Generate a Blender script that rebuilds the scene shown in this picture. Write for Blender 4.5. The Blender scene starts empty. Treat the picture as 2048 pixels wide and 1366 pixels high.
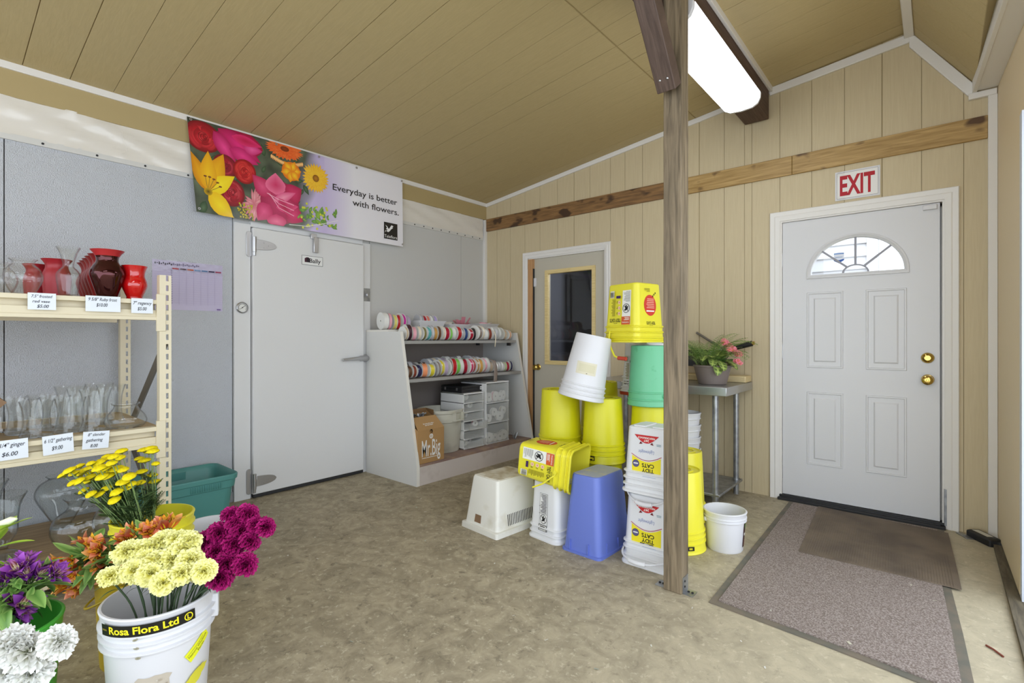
LAMP, SKY, EXPO = 5.5, 2.9, 0.05
import bpy, math, random
from mathutils import Vector, Matrix, Euler, noise
PI = math.pi
D = bpy.data
SC = bpy.context.scene
COL = SC.collection
rnd = random.Random(7)

def lin(c):
    out = []
    for v in c[:3]:
        v = v / 255.0
        out.append(v / 12.92 if v <= 0.04045 else ((v + 0.055) / 1.055) ** 2.4)
    return (out[0], out[1], out[2], 1.0)

# ------------------------------------------------------------------ materials
def newmat(name):
    m = D.materials.new(name); m.use_nodes = True
    nt = m.node_tree
    b = nt.nodes['Principled BSDF']
    return m, nt, b

def sset(b, key, val):
    if key in b.inputs: b.inputs[key].default_value = val

def mat(name, col, rough=0.5, metal=0.0, bump=None, mottle=None, spec=None, coat=0.0, trans=0.0, scale=(1, 1, 1), sub=0.0):
    """bump=(scale,strength,dist) mottle=(scale, colour2, sharpness_lo, sharpness_hi)"""
    m, nt, b = newmat(name)
    b.inputs['Base Color'].default_value = lin(col)
    b.inputs['Roughness'].default_value = rough
    b.inputs['Metallic'].default_value = metal
    if spec is not None: sset(b, 'Specular IOR Level', spec)
    if coat: sset(b, 'Coat Weight', coat)
    if trans: sset(b, 'Transmission Weight', trans)
    if sub:
        sset(b, 'Subsurface Weight', sub); sset(b, 'Subsurface Radius', (0.01, 0.008, 0.005))
    mp = None
    if bump or mottle:
        tc = nt.nodes.new('ShaderNodeTexCoord'); mp = nt.nodes.new('ShaderNodeMapping')
        mp.inputs['Scale'].default_value = scale
        nt.links.new(tc.outputs['Object'], mp.inputs['Vector'])
    if mottle:
        n = nt.nodes.new('ShaderNodeTexNoise'); n.inputs['Scale'].default_value = mottle[0]; n.inputs['Detail'].default_value = 6
        r = nt.nodes.new('ShaderNodeValToRGB')
        r.color_ramp.elements[0].position = mottle[2]; r.color_ramp.elements[1].position = mottle[3]
        r.color_ramp.elements[0].color = lin(col); r.color_ramp.elements[1].color = lin(mottle[1])
        nt.links.new(mp.outputs[0], n.inputs['Vector']); nt.links.new(n.outputs[0], r.inputs[0]); nt.links.new(r.outputs[0], b.inputs['Base Color'])
    if bump:
        n = nt.nodes.new('ShaderNodeTexNoise'); n.inputs['Scale'].default_value = bump[0]; n.inputs['Detail'].default_value = 4
        bp = nt.nodes.new('ShaderNodeBump'); bp.inputs['Strength'].default_value = bump[1]; bp.inputs['Distance'].default_value = bump[2]
        nt.links.new(mp.outputs[0], n.inputs['Vector']); nt.links.new(n.outputs[0], bp.inputs['Height']); nt.links.new(bp.outputs[0], b.inputs['Normal'])
    return m

def glass(name, tint=(0.99, 0.995, 0.992), edge=0.55, rough=0.02):
    """thin clear glass: see-through face on, reflecting and a little absorbing towards the rim"""
    m = D.materials.new(name); m.use_nodes = True; nt = m.node_tree
    for n in list(nt.nodes): nt.nodes.remove(n)
    o = nt.nodes.new('ShaderNodeOutputMaterial'); mx = nt.nodes.new('ShaderNodeMixShader')
    tr = nt.nodes.new('ShaderNodeBsdfTransparent'); gl = nt.nodes.new('ShaderNodeBsdfGlossy')
    lw = nt.nodes.new('ShaderNodeLayerWeight'); lw.inputs['Blend'].default_value = 0.35
    rp = nt.nodes.new('ShaderNodeValToRGB')
    rp.color_ramp.elements[0].color = (*tint, 1); rp.color_ramp.elements[1].color = (tint[0] * edge, tint[1] * edge, tint[2] * edge, 1); rp.color_ramp.elements[0].position = .5
    nt.links.new(lw.outputs['Facing'], rp.inputs[0]); nt.links.new(rp.outputs[0], tr.inputs[0])
    fr = nt.nodes.new('ShaderNodeFresnel'); ge = nt.nodes.new('ShaderNodeNewGeometry'); io = nt.nodes.new('ShaderNodeMath'); io.operation = 'MULTIPLY_ADD'
    io.inputs[1].default_value = 1 / 1.46 - 1.46; io.inputs[2].default_value = 1.46
    nt.links.new(ge.outputs['Backfacing'], io.inputs[0]); nt.links.new(io.outputs[0], fr.inputs['IOR'])
    gl.inputs['Roughness'].default_value = rough
    nt.links.new(fr.outputs[0], mx.inputs[0]); nt.links.new(tr.outputs[0], mx.inputs[1]); nt.links.new(gl.outputs[0], mx.inputs[2])
    nt.links.new(mx.outputs[0], o.inputs['Surface'])
    return m

def frost(name, col, op=0.55):
    """milky plastic or frosted sheet that lets some of what lies behind it show"""
    m = D.materials.new(name); m.use_nodes = True; nt = m.node_tree
    b = nt.nodes['Principled BSDF']; b.inputs['Base Color'].default_value = lin(col); b.inputs['Roughness'].default_value = 0.35
    o = nt.nodes['Material Output']; mx = nt.nodes.new('ShaderNodeMixShader'); tr = nt.nodes.new('ShaderNodeBsdfTransparent')
    mx.inputs[0].default_value = op
    nt.links.new(tr.outputs[0], mx.inputs[1]); nt.links.new(b.outputs[0], mx.inputs[2]); nt.links.new(mx.outputs[0], o.inputs['Surface'])
    return m

def vcol(name, rough=0.5, spec=0.4, coat=0.0, sheen=0.0, bump=None):
    m, nt, b = newmat(name)
    a = nt.nodes.new('ShaderNodeVertexColor'); a.layer_name = 'Col'
    nt.links.new(a.outputs[0], b.inputs['Base Color'])
    b.inputs['Roughness'].default_value = rough; sset(b, 'Specular IOR Level', spec)
    if coat: sset(b, 'Coat Weight', coat); sset(b, 'Coat Roughness', 0.08)
    if bump:
        n = nt.nodes.new('ShaderNodeTexNoise'); n.inputs['Scale'].default_value = bump[0]
        bp = nt.nodes.new('ShaderNodeBump'); bp.inputs['Strength'].default_value = bump[1]; bp.inputs['Distance'].default_value = bump[2]
        nt.links.new(n.outputs[0], bp.inputs['Height']); nt.links.new(bp.outputs[0], b.inputs['Normal'])
    return m

def wood(name, c1, c2, rough=0.55, scale=(1, 1, 1), knots=None, bump=0.3, coat=0.0):
    """stretched grain: scale stretches along the long axis of the board"""
    m, nt, b = newmat(name)
    tc = nt.nodes.new('ShaderNodeTexCoord'); mp = nt.nodes.new('ShaderNodeMapping'); mp.inputs['Scale'].default_value = scale
    n = nt.nodes.new('ShaderNodeTexNoise'); n.inputs['Scale'].default_value = 6; n.inputs['Detail'].default_value = 8; n.inputs['Distortion'].default_value = 0.6
    r = nt.nodes.new('ShaderNodeValToRGB'); r.color_ramp.elements[0].position = 0.33; r.color_ramp.elements[1].position = 0.68
    r.color_ramp.elements[0].color = lin(c1); r.color_ramp.elements[1].color = lin(c2)
    nt.links.new(tc.outputs['Object'], mp.inputs['Vector']); nt.links.new(mp.outputs[0], n.inputs['Vector']); nt.links.new(n.outputs[0], r.inputs[0])
    last = r.outputs[0]
    if knots:
        v = nt.nodes.new('ShaderNodeTexNoise'); v.inputs['Scale'].default_value = knots[0]; v.inputs['Detail'].default_value = 2
        mp2 = nt.nodes.new('ShaderNodeMapping'); mp2.inputs['Scale'].default_value = knots[3] if len(knots) > 3 else (1, 1, 1)
        nt.links.new(tc.outputs['Object'], mp2.inputs['Vector']); nt.links.new(mp2.outputs[0], v.inputs['Vector'])
        kr = nt.nodes.new('ShaderNodeValToRGB'); kr.color_ramp.elements[0].position = knots[2]; kr.color_ramp.elements[1].position = knots[2] + 0.07
        kr.color_ramp.elements[0].color = (0, 0, 0, 1); kr.color_ramp.elements[1].color = (1, 1, 1, 1)
        mx = nt.nodes.new('ShaderNodeMixRGB'); mx.inputs[2].default_value = lin(knots[1])
        nt.links.new(v.outputs[0], kr.inputs[0]); nt.links.new(kr.outputs[0], mx.inputs[0]); nt.links.new(last, mx.inputs[1]); last = mx.outputs[0]
    nt.links.new(last, b.inputs['Base Color']); b.inputs['Roughness'].default_value = rough
    if coat: sset(b, 'Coat Weight', coat)
    bp = nt.nodes.new('ShaderNodeBump'); bp.inputs['Strength'].default_value = bump; bp.inputs['Distance'].default_value = 0.002
    nt.links.new(n.outputs[0], bp.inputs['Height']); nt.links.new(bp.outputs[0], b.inputs['Normal'])
    return m

TAN = (202, 187, 153); TAN2 = (196, 180, 146)
M = {}
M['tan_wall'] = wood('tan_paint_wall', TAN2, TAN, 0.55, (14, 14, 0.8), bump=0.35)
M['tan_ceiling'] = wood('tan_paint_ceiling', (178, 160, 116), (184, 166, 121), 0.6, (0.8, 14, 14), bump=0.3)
M['groove'] = mat('tan_groove', (172, 156, 120), 0.8)
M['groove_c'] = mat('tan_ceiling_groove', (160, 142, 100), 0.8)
M['seam'] = mat('dark_seam', (52, 44, 30), 0.9)
M['tan_plain'] = mat('tan_paint_plain', (172, 153, 108), 0.5)
M['tan_right'] = mat('tan_right_wall', (222, 204, 170), 0.5, bump=(30, 0.1, 0.002))
M['white_trim'] = mat('white_trim_paint', (226, 223, 218), 0.4, bump=(40, 0.08, 0.002))
M['white_door'] = mat('white_door_paint', (213, 213, 215), 0.38, bump=(120, 0.05, 0.001))
M['frame_grey'] = mat('muntin_grey', (150, 150, 158), 0.5)
M['cooler'] = mat('cooler_embossed', (190, 193, 199), 0.34, metal=0.12, bump=(160, 1.0, 0.006))
M['cooler_door'] = mat('cooler_door_skin', (216, 216, 216), 0.38, bump=(90, 0.15, 0.002))
M['cooler_smooth'] = mat('cooler_smooth', (196, 196, 194), 0.4, bump=(90, 0.12, 0.002))
M['strip_metal'] = mat('white_metal_strip', (205, 204, 200), 0.4)
M['sheeting'] = mat('plastic_sheeting', (222, 217, 208), 0.22, coat=0.4)
M['dark'] = mat('dark_gap', (30, 29, 28), 0.8)
M['black'] = mat('black_plastic', (28, 28, 30), 0.45)
M['rubber'] = mat('black_rubber', (38, 38, 40), 0.6)
M['chrome'] = mat('brushed_steel', (190, 190, 192), 0.28, metal=0.9)
M['galv'] = mat('galvanised', (170, 172, 174), 0.38, metal=0.75, mottle=(18, (140, 142, 146), .4, .65))
M['steel_top'] = mat('steel_table', (176, 176, 176), 0.3, metal=0.8, bump=(40, .05, .001))
M['brass'] = mat('brass', (205, 175, 95), 0.18, metal=1.0)
M['post_wood'] = wood('weathered_post', (92, 80, 62), (140, 124, 100), 0.6, (10, 10, .7), knots=(3.2, (62, 48, 40), .62, (1, 1, .5)), bump=.5)
M['beam_wood'] = wood('dark_stained_beam', (64, 44, 34), (92, 68, 54), 0.6, (12, .7, 12), bump=.5)
M['brace_wood'] = wood('dark_stained_brace', (72, 56, 48), (96, 78, 68), 0.6, (12, 1.2, 1.2), bump=.5)
M['board_wood'] = wood('stained_ledger', (152, 120, 66), (188, 156, 100), 0.5, (.7, 10, 10), knots=(5, (86, 58, 30), .60, (1, 1, 1.6)), bump=.3)
M['board_dark'] = wood('dark_stained_ledger', (104, 76, 46), (150, 112, 68), 0.5, (.8, 10, 10), knots=(5, (66, 44, 28), .56, (1, 1, 1.8)), bump=.3)
M['pine'] = wood('yellow_pine', (214, 190, 130), (228, 207, 150), 0.5, (1, 10, 10), bump=.15)
M['pine_jamb'] = wood('pine_jamb', (176, 132, 88), (196, 152, 104), 0.5, (10, 10, 1), bump=.15)
M['butcher'] = wood('pale_block', (206, 184, 136), (220, 200, 152), 0.5, (1, 8, 8), bump=.15)
M['deck_wood'] = wood('shelf_deck', (186, 160, 116), (206, 180, 134), 0.55, (8, 1, 8), bump=.1)
M['deck_dark'] = wood('floor_deck', (150, 126, 92), (178, 152, 114), 0.6, (8, .8, 8), bump=.2)
M['rack'] = mat('beige_rack_paint', (216, 205, 176), 0.42, bump=(60, .05, .001))
M['rack_dark'] = mat('grey_brace', (104, 98, 88), 0.5)
M['door_tan'] = mat('putty_door', (190, 184, 168), 0.45, bump=(60, .05, .001))
M['store_dark'] = mat('store_room_panel', (96, 98, 106), 0.6)
M['unit_grey'] = mat('grey_laminate', (213, 213, 210), 0.45)
M['unit_edge'] = mat('white_laminate_edge', (226, 223, 215), 0.45)
M['unit_dark'] = mat('grey_brown_laminate', (158, 148, 142), 0.5)
M['unit_shelf'] = mat('grey_shelf', (142, 136, 132), 0.5)
M['unit_shelf_edge'] = mat('grey_shelf_edge', (156, 154, 150), 0.45)
M['unit_deck'] = mat('brown_worn_deck', (136, 112, 104), 0.55, mottle=(9, (158, 132, 112), .45, .6))
M['kick'] = mat('pale_kick', (206, 196, 190), 0.5, mottle=(6, (184, 172, 164), .55, .75))
M['yellow'] = mat('yellow_plastic', (210, 205, 20), 0.4, bump=(30, .04, .001), sub=.0)
M['yellow_pail'] = mat('bright_yellow_plastic', (230, 221, 56), 0.36)
M['yellow_amber'] = mat('amber_plastic', (196, 152, 44), 0.45)
M['yellow_dull'] = mat('dull_yellow_plastic', (186, 160, 30), 0.42)
M['white_pl'] = mat('white_plastic', (216, 216, 219), 0.38)
M['white_pail'] = mat('milky_white_plastic', (224, 225, 227), 0.34)
M['white_old'] = mat('aged_white_plastic', (224, 222, 213), 0.42, mottle=(5, (196, 188, 165), .56, .74))
M['white_top'] = mat('stained_white_plastic', (220, 215, 202), 0.45, mottle=(11, (186, 172, 140), .46, .62))
M['blue'] = mat('blue_plastic', (104, 122, 200), 0.45, bump=(80, .03, .001))
M['blue_top'] = mat('dusty_blue_plastic', (164, 170, 196), 0.5, mottle=(14, (198, 190, 172), .52, .68))
M['teal'] = mat('teal_plastic', (78, 138, 132), 0.42)
M['mint'] = mat('green_plastic', (106, 186, 142), 0.42, mottle=(22, (90, 170, 124), .62, .72))
M['green_bucket'] = mat('grass_green_plastic', (66, 158, 52), 0.4)
M['red_lid'] = mat('red_plastic', (176, 56, 34), 0.45)
M['can'] = mat('grey_white_can', (198, 196, 182), 0.45, mottle=(7, (172, 168, 154), .5, .7))
M['card'] = mat('kraft_card', (172, 134, 86), 0.7, bump=(60, .05, .001))
M['card_in'] = mat('kraft_card_inside', (124, 92, 58), 0.75)
M['carton'] = mat('brown_carton', (128, 100, 74), 0.75)
M['drawer'] = frost('milky_drawer', (218, 220, 218), .24)
M['white_frame'] = mat('drawer_frame_white', (232, 232, 230), 0.4)
M['paper'] = mat('price_card_paper', (226, 232, 240), 0.7)
M['lilac_paper'] = mat('lilac_paper', (196, 188, 212), 0.5, coat=.3)
M['clear'] = glass('clear_glass')
M['clear_old'] = glass('smoky_clear_glass', (0.965, 0.975, 0.972), .5)
M['pane'] = glass('window_pane', (0.98, 0.99, 1.0), .9, .01)
M['dark_pane'] = glass('store_window', (0.80, 0.82, 0.86), .8, .01)
M['film'] = glass('clear_tape', (0.98, 0.98, 0.98), .95, .15)
M['red_frost'] = mat('frosted_red_glass', (156, 30, 42), 0.42)
M['ruby'] = mat('mirrored_ruby_glass', (70, 22, 26), 0.08, metal=0.85, coat=.5)
M['ruby_rim'] = mat('ruby_inside', (178, 44, 48), 0.35)
M['ruby_side'] = mat('ruby_row', (150, 46, 46), 0.3, metal=.2)
M['red_glass'] = mat('clear_red_glass', (196, 14, 18), 0.06, coat=.6, spec=.7)
M['print'] = vcol('printed_ink', .5, .35)
M['banner'] = vcol('printed_vinyl', .3, .5, coat=.25)
M['petal'] = vcol('petal', .62, .2)
M['leafv'] = vcol('leaf_blade', .45, .4)
M['stem'] = mat('green_stem', (78, 104, 58), .55)
M['stem_dark'] = mat('dark_stem', (62, 80, 54), .55)
M['stem_pale'] = mat('pale_stem', (128, 152, 92), .55)
M['soil'] = mat('potting_soil', (58, 44, 34), .9, bump=(80, .8, .01))
M['pot'] = mat('grey_brown_pot', (128, 116, 110), .5, bump=(120, .3, .002))
M['flange'] = mat('spool_white', (226, 226, 222), .4)
M['flange_clear'] = frost('spool_clear', (214, 216, 222), .55)
M['mat_pile'] = mat('brown_carpet_pile', (118, 104, 96), .95, bump=(300, 1.0, .004), mottle=(170, (172, 160, 153), .40, .66))
M['mat_border'] = mat('mat_rubber_border', (98, 96, 86), .7, mottle=(9, (116, 106, 92), .4, .6))
M['mat_ribbed'] = mat('ribbed_brown_mat', (98, 86, 74), .8, mottle=(5, (120, 106, 90), .35, .65), bump=(200, .3, .002))
M['siding'] = mat('outside_white_siding', (240, 240, 242), .6)
M['diffuser'] = None

def floor_mat():
    m, nt, b = newmat('worn_concrete')
    tc = nt.nodes.new('ShaderNodeTexCoord')
    def nz(scale, det, dist=0.0, rough=.6):
        n = nt.nodes.new('ShaderNodeTexNoise'); n.inputs['Scale'].default_value = scale; n.inputs['Detail'].default_value = det
        n.inputs['Distortion'].default_value = dist; n.inputs['Roughness'].default_value = rough
        nt.links.new(tc.outputs['Object'], n.inputs['Vector']); return n
    def ramp(n, p0, p1, c0, c1):
        r = nt.nodes.new('ShaderNodeValToRGB'); r.color_ramp.elements[0].position = p0; r.color_ramp.elements[1].position = p1
        r.color_ramp.elements[0].color = c0; r.color_ramp.elements[1].color = c1; nt.links.new(n.outputs[0], r.inputs[0]); return r
    def mix(a, bb, f, mode='MIX'):
        x = nt.nodes.new('ShaderNodeMixRGB'); x.blend_type = mode
        nt.links.new(a, x.inputs[1]); nt.links.new(bb, x.inputs[2])
        if isinstance(f, float): x.inputs[0].default_value = f
        else: nt.links.new(f, x.inputs[0])
        return x.outputs[0]
    W, K = (1, 1, 1, 1), (0, 0, 0, 1)
    big = ramp(nz(1.1, 5, .4), .36, .66, lin((146, 136, 114)), lin((170, 158, 132)))
    mid = ramp(nz(9, 8, .8, .7), .36, .66, lin((126, 116, 96)), lin((184, 172, 146)))
    c = mix(big.outputs[0], mid.outputs[0], .7)
    blot = ramp(nz(30, 6, .3, .75), .56, .64, K, W)
    lt = nt.nodes.new('ShaderNodeRGB'); lt.outputs[0].default_value = lin((198, 188, 164))
    f1 = nt.nodes.new('ShaderNodeMath'); f1.operation = 'MULTIPLY'; f1.inputs[1].default_value = .75; nt.links.new(blot.outputs[0], f1.inputs[0])
    c = mix(c, lt.outputs[0], f1.outputs[0])
    dkb = ramp(nz(17, 6, .5, .75), .56, .68, K, W)
    dk = nt.nodes.new('ShaderNodeRGB'); dk.outputs[0].default_value = lin((102, 94, 78))
    f2 = nt.nodes.new('ShaderNodeMath'); f2.operation = 'MULTIPLY'; f2.inputs[1].default_value = .85; nt.links.new(dkb.outputs[0], f2.inputs[0])
    c = mix(c, dk.outputs[0], f2.outputs[0])
    # paler concrete towards the exit door and right wall
    sx = nt.nodes.new('ShaderNodeSeparateXYZ'); nt.links.new(tc.outputs['Object'], sx.inputs[0])
    mr = nt.nodes.new('ShaderNodeMapRange'); mr.inputs['From Min'].default_value = 2.5; mr.inputs['From Max'].default_value = 3.6
    nt.links.new(sx.outputs[0], mr.inputs['Value'])
    pale = nt.nodes.new('ShaderNodeRGB'); pale.outputs[0].default_value = lin((204, 194, 168))
    f3 = nt.nodes.new('ShaderNodeMath'); f3.operation = 'MULTIPLY'; f3.inputs[1].default_value = .42; nt.links.new(mr.outputs[0], f3.inputs[0])
    c = mix(c, pale.outputs[0], f3.outputs[0])
    nt.links.new(c, b.inputs['Base Color'])
    b.inputs['Roughness'].default_value = .62; sset(b, 'Specular IOR Level', .35)
    bn = nz(60, 6); bp = nt.nodes.new('ShaderNodeBump'); bp.inputs['Strength'].default_value = .25; bp.inputs['Distance'].default_value = .004
    nt.links.new(bn.outputs[0], bp.inputs['Height']); nt.links.new(bp.outputs[0], b.inputs['Normal'])
    return m
M['concrete'] = floor_mat()

def emis(name, col, st):
    m = D.materials.new(name); m.use_nodes = True; nt = m.node_tree
    b = nt.nodes['Principled BSDF']; b.inputs['Base Color'].default_value = (.8, .8, .8, 1)
    b.inputs['Emission Color'].default_value = col; b.inputs['Emission Strength'].default_value = st
    return m
M['diffuser'] = emis('lit_diffuser', (.95, .99, 1.05, 1), LAMP)

# ------------------------------------------------------------------ mesh builder
class MB:
    def __init__(s): s.V = []; s.F = []; s.MI = []; s.C = []; s.usec = False
    def add(s, V, F, m=0, c=None, T=None):
        o = len(s.V)
        for v in V:
            v = Vector(v)
            s.V.append(T @ v if T is not None else v)
        for k, f in enumerate(F):
            s.F.append([i + o for i in f]); s.MI.append(m)
            if c is None: s.C.append(None)
            else:
                s.usec = True
                if callable(c): s.C.append([c(V[i]) for i in f])
                elif isinstance(c, list): s.C.append([c[i] for i in f])
                else: s.C.append([c] * len(f))
        return s
    def box(s, x0, x1, y0, y1, z0, z1, m=0, c=None, T=None):
        V = [(x0, y0, z0), (x1, y0, z0), (x1, y1, z0), (x0, y1, z0), (x0, y0, z1), (x1, y0, z1), (x1, y1, z1), (x0, y1, z1)]
        return s.add(V, [(0, 3, 2, 1), (4, 5, 6, 7), (0, 1, 5, 4), (1, 2, 6, 5), (2, 3, 7, 6), (3, 0, 4, 7)], m, c, T)
    def lathe(s, prof, n=32, m=0, c=None, T=None, sx=1.0, sy=1.0, flute=None):
        V = []; F = []; rows = []
        for (r, z) in prof:
            if r < 1e-6:
                rows.append([len(V)] * n); V.append((0, 0, z))
            else:
                row = []
                for k in range(n):
                    a = 2 * PI * k / n
                    rr = r * (1 + (flute[1] * math.cos(flute[0] * a) if flute else 0))
                    row.append(len(V)); V.append((rr * math.cos(a) * sx, rr * math.sin(a) * sy, z))
                rows.append(row)
        for a, b in zip(rows[:-1], rows[1:]):
            for k in range(n):
                q = [a[k], a[(k + 1) % n], b[(k + 1) % n], b[k]]
                u = []
                for i in q:
                    if i not in u: u.append(i)
                if len(u) > 2: F.append(u)
        return s.add(V, F, m, c, T)
    def loft(s, rings, m=0, c=None, T=None, cap0=True, cap1=True):
        V = [p for r in rings for p in r]; n = len(rings[0]); F = []
        for i in range(len(rings) - 1):
            for k in range(n):
                F.append((i * n + k, i * n + (k + 1) % n, (i + 1) * n + (k + 1) % n, (i + 1) * n + k))
        if cap0: F.append(tuple(range(n - 1, -1, -1)))
        if cap1: F.append(tuple((len(rings) - 1) * n + k for k in range(n)))
        return s.add(V, F, m, c, T)
    def tube(s, pts, r, n=8, m=0, c=None, T=None, cap=True):
        pts = [Vector(p) for p in pts]; rings = []
        up = Vector((0, 0, 1)); prev = None
        for i, p in enumerate(pts):
            d = (pts[min(i + 1, len(pts) - 1)] - pts[max(i - 1, 0)])
            if d.length < 1e-9: d = Vector((0, 0, 1))
            d.normalize()
            if prev is None:
                a = d.cross(up)
                if a.length < .05: a = d.cross(Vector((1, 0, 0)))
            else:
                a = prev - d * prev.dot(d)
                if a.length < 1e-6: a = d.cross(up)
            a.normalize(); prev = a; b = d.cross(a)
            rr = r[i] if isinstance(r, (list, tuple)) else r
            rings.append([tuple(p + (a * math.cos(2 * PI * k / n) + b * math.sin(2 * PI * k / n)) * rr) for k in range(n)])
        return s.loft(rings, m, c, T, cap, cap)
    def cyl(s, p0, p1, r, n=20, m=0, c=None, T=None):
        return s.tube([p0, p1], r, n, m, c, T)
    def build(s, name, mats, parent=None, loc=(0, 0, 0), rot=(0, 0, 0), bevel=0, sharp=38, seg=2):
        if not isinstance(mats, (list, tuple)): mats = [mats]
        me = D.meshes.new(name)
        me.from_pydata([tuple(v) for v in s.V], [], s.F)
        for m in mats: me.materials.append(m)
        me.polygons.foreach_set('material_index', s.MI)
        me.polygons.foreach_set('use_smooth', [True] * len(s.F))
        if s.usec:
            at = me.color_attributes.new('Col', 'FLOAT_COLOR', 'CORNER'); buf = []
            for f, cc in zip(s.F, s.C):
                for i in range(len(f)):
                    q = cc[i] if cc else (1, 1, 1, 1)
                    buf.extend((q[0], q[1], q[2], 1.0))
            at.data.foreach_set('color', buf)
        me.validate(); me.update()
        me.set_sharp_from_angle(angle=math.radians(sharp))
        return link(name, me, parent, loc, rot, bevel, seg)

def link(name, me, parent=None, loc=(0, 0, 0), rot=(0, 0, 0), bevel=0, seg=2):
    o = D.objects.new(name, me); COL.objects.link(o)
    o.location = loc; o.rotation_euler = rot
    if parent: o.parent = parent
    if bevel:
        b = o.modifiers.new('edge', 'BEVEL'); b.width = bevel; b.segments = seg; b.limit_method = 'ANGLE'; b.angle_limit = math.radians(40)
        b.harden_normals = False
    return o

def tag(o, label, cat, group=None):
    o['label'] = label; o['category'] = cat
    if group: o['group'] = group
    return o
def thing(name, label, cat, loc=(0, 0, 0), rot=0, group=None):
    o = D.objects.new(name, None); COL.objects.link(o)
    o.location = loc; o.rotation_euler = rot if isinstance(rot, tuple) else (0, 0, rot)
    o.empty_display_size = .05
    return tag(o, label, cat, group)
def struct(o):
    o['kind'] = 'structure'; return o
def dup(root, loc, rot=None, label=None, scale=None):
    r = root.copy(); COL.objects.link(r); r.location = loc
    if rot is not None: r.rotation_euler = rot if isinstance(rot, tuple) else (0, 0, rot)
    if label: r['label'] = label
    if scale: r.scale = (scale,) * 3
    for ch in list(root.children):
        c = ch.copy(); COL.objects.link(c); c.parent = r
        for g in list(ch.children):
            d = g.copy(); COL.objects.link(d); d.parent = c
    return r
ORD = ['zeroth', 'first', 'second', 'third', 'fourth', 'fifth', 'sixth', 'seventh', 'eighth', 'ninth', 'tenth', 'eleventh', 'twelfth', 'thirteenth', 'fourteenth', 'fifteenth',
       'sixteenth', 'seventeenth', 'eighteenth', 'nineteenth', 'twentieth', 'twenty-first', 'twenty-second', 'twenty-third', 'twenty-fourth', 'twenty-fifth', 'twenty-sixth', 'twenty-seventh', 'twenty-eighth', 'twenty-ninth', 'thirtieth',
       'thirty-first', 'thirty-second', 'thirty-third', 'thirty-fourth', 'thirty-fifth', 'thirty-sixth']

def rrect(w, d, r, n=5, z=0.0, ox=0.0, oy=0.0):
    pts = []
    for (cx, cy, a0) in ((w / 2 - r, d / 2 - r, 0), (-w / 2 + r, d / 2 - r, PI / 2), (-w / 2 + r, -d / 2 + r, PI), (w / 2 - r, -d / 2 + r, 1.5 * PI)):
        for k in range(n + 1):
            a = a0 + PI / 2 * k / n
            pts.append((cx + r * math.cos(a) + ox, cy + r * math.sin(a) + oy, z))
    return pts

# ------------------------------------------------------------------ printed artwork and lettering
_tc = {}
def text2d(st, bold=0.0, shear=0.0):
    k = (st, bold, shear)
    if k in _tc: return _tc[k]
    cu = D.curves.new('lettering_source', 'FONT'); cu.body = st; cu.size = 1.0; cu.offset = bold; cu.shear = shear; cu.resolution_u = 3
    ob = D.objects.new('lettering_source', cu); COL.objects.link(ob)
    bpy.context.view_layer.update()
    me = D.meshes.new_from_object(ob.evaluated_get(bpy.context.evaluated_depsgraph_get()))
    V = [(v.co.x, v.co.y) for v in me.vertices]; F = [tuple(p.vertices) for p in me.polygons]
    D.objects.remove(ob); D.curves.remove(cu); D.meshes.remove(me)
    x0 = min(v[0] for v in V); x1 = max(v[0] for v in V)
    _tc[k] = ([(v[0] - x0, v[1]) for v in V], F, x1 - x0)
    return _tc[k]

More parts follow.
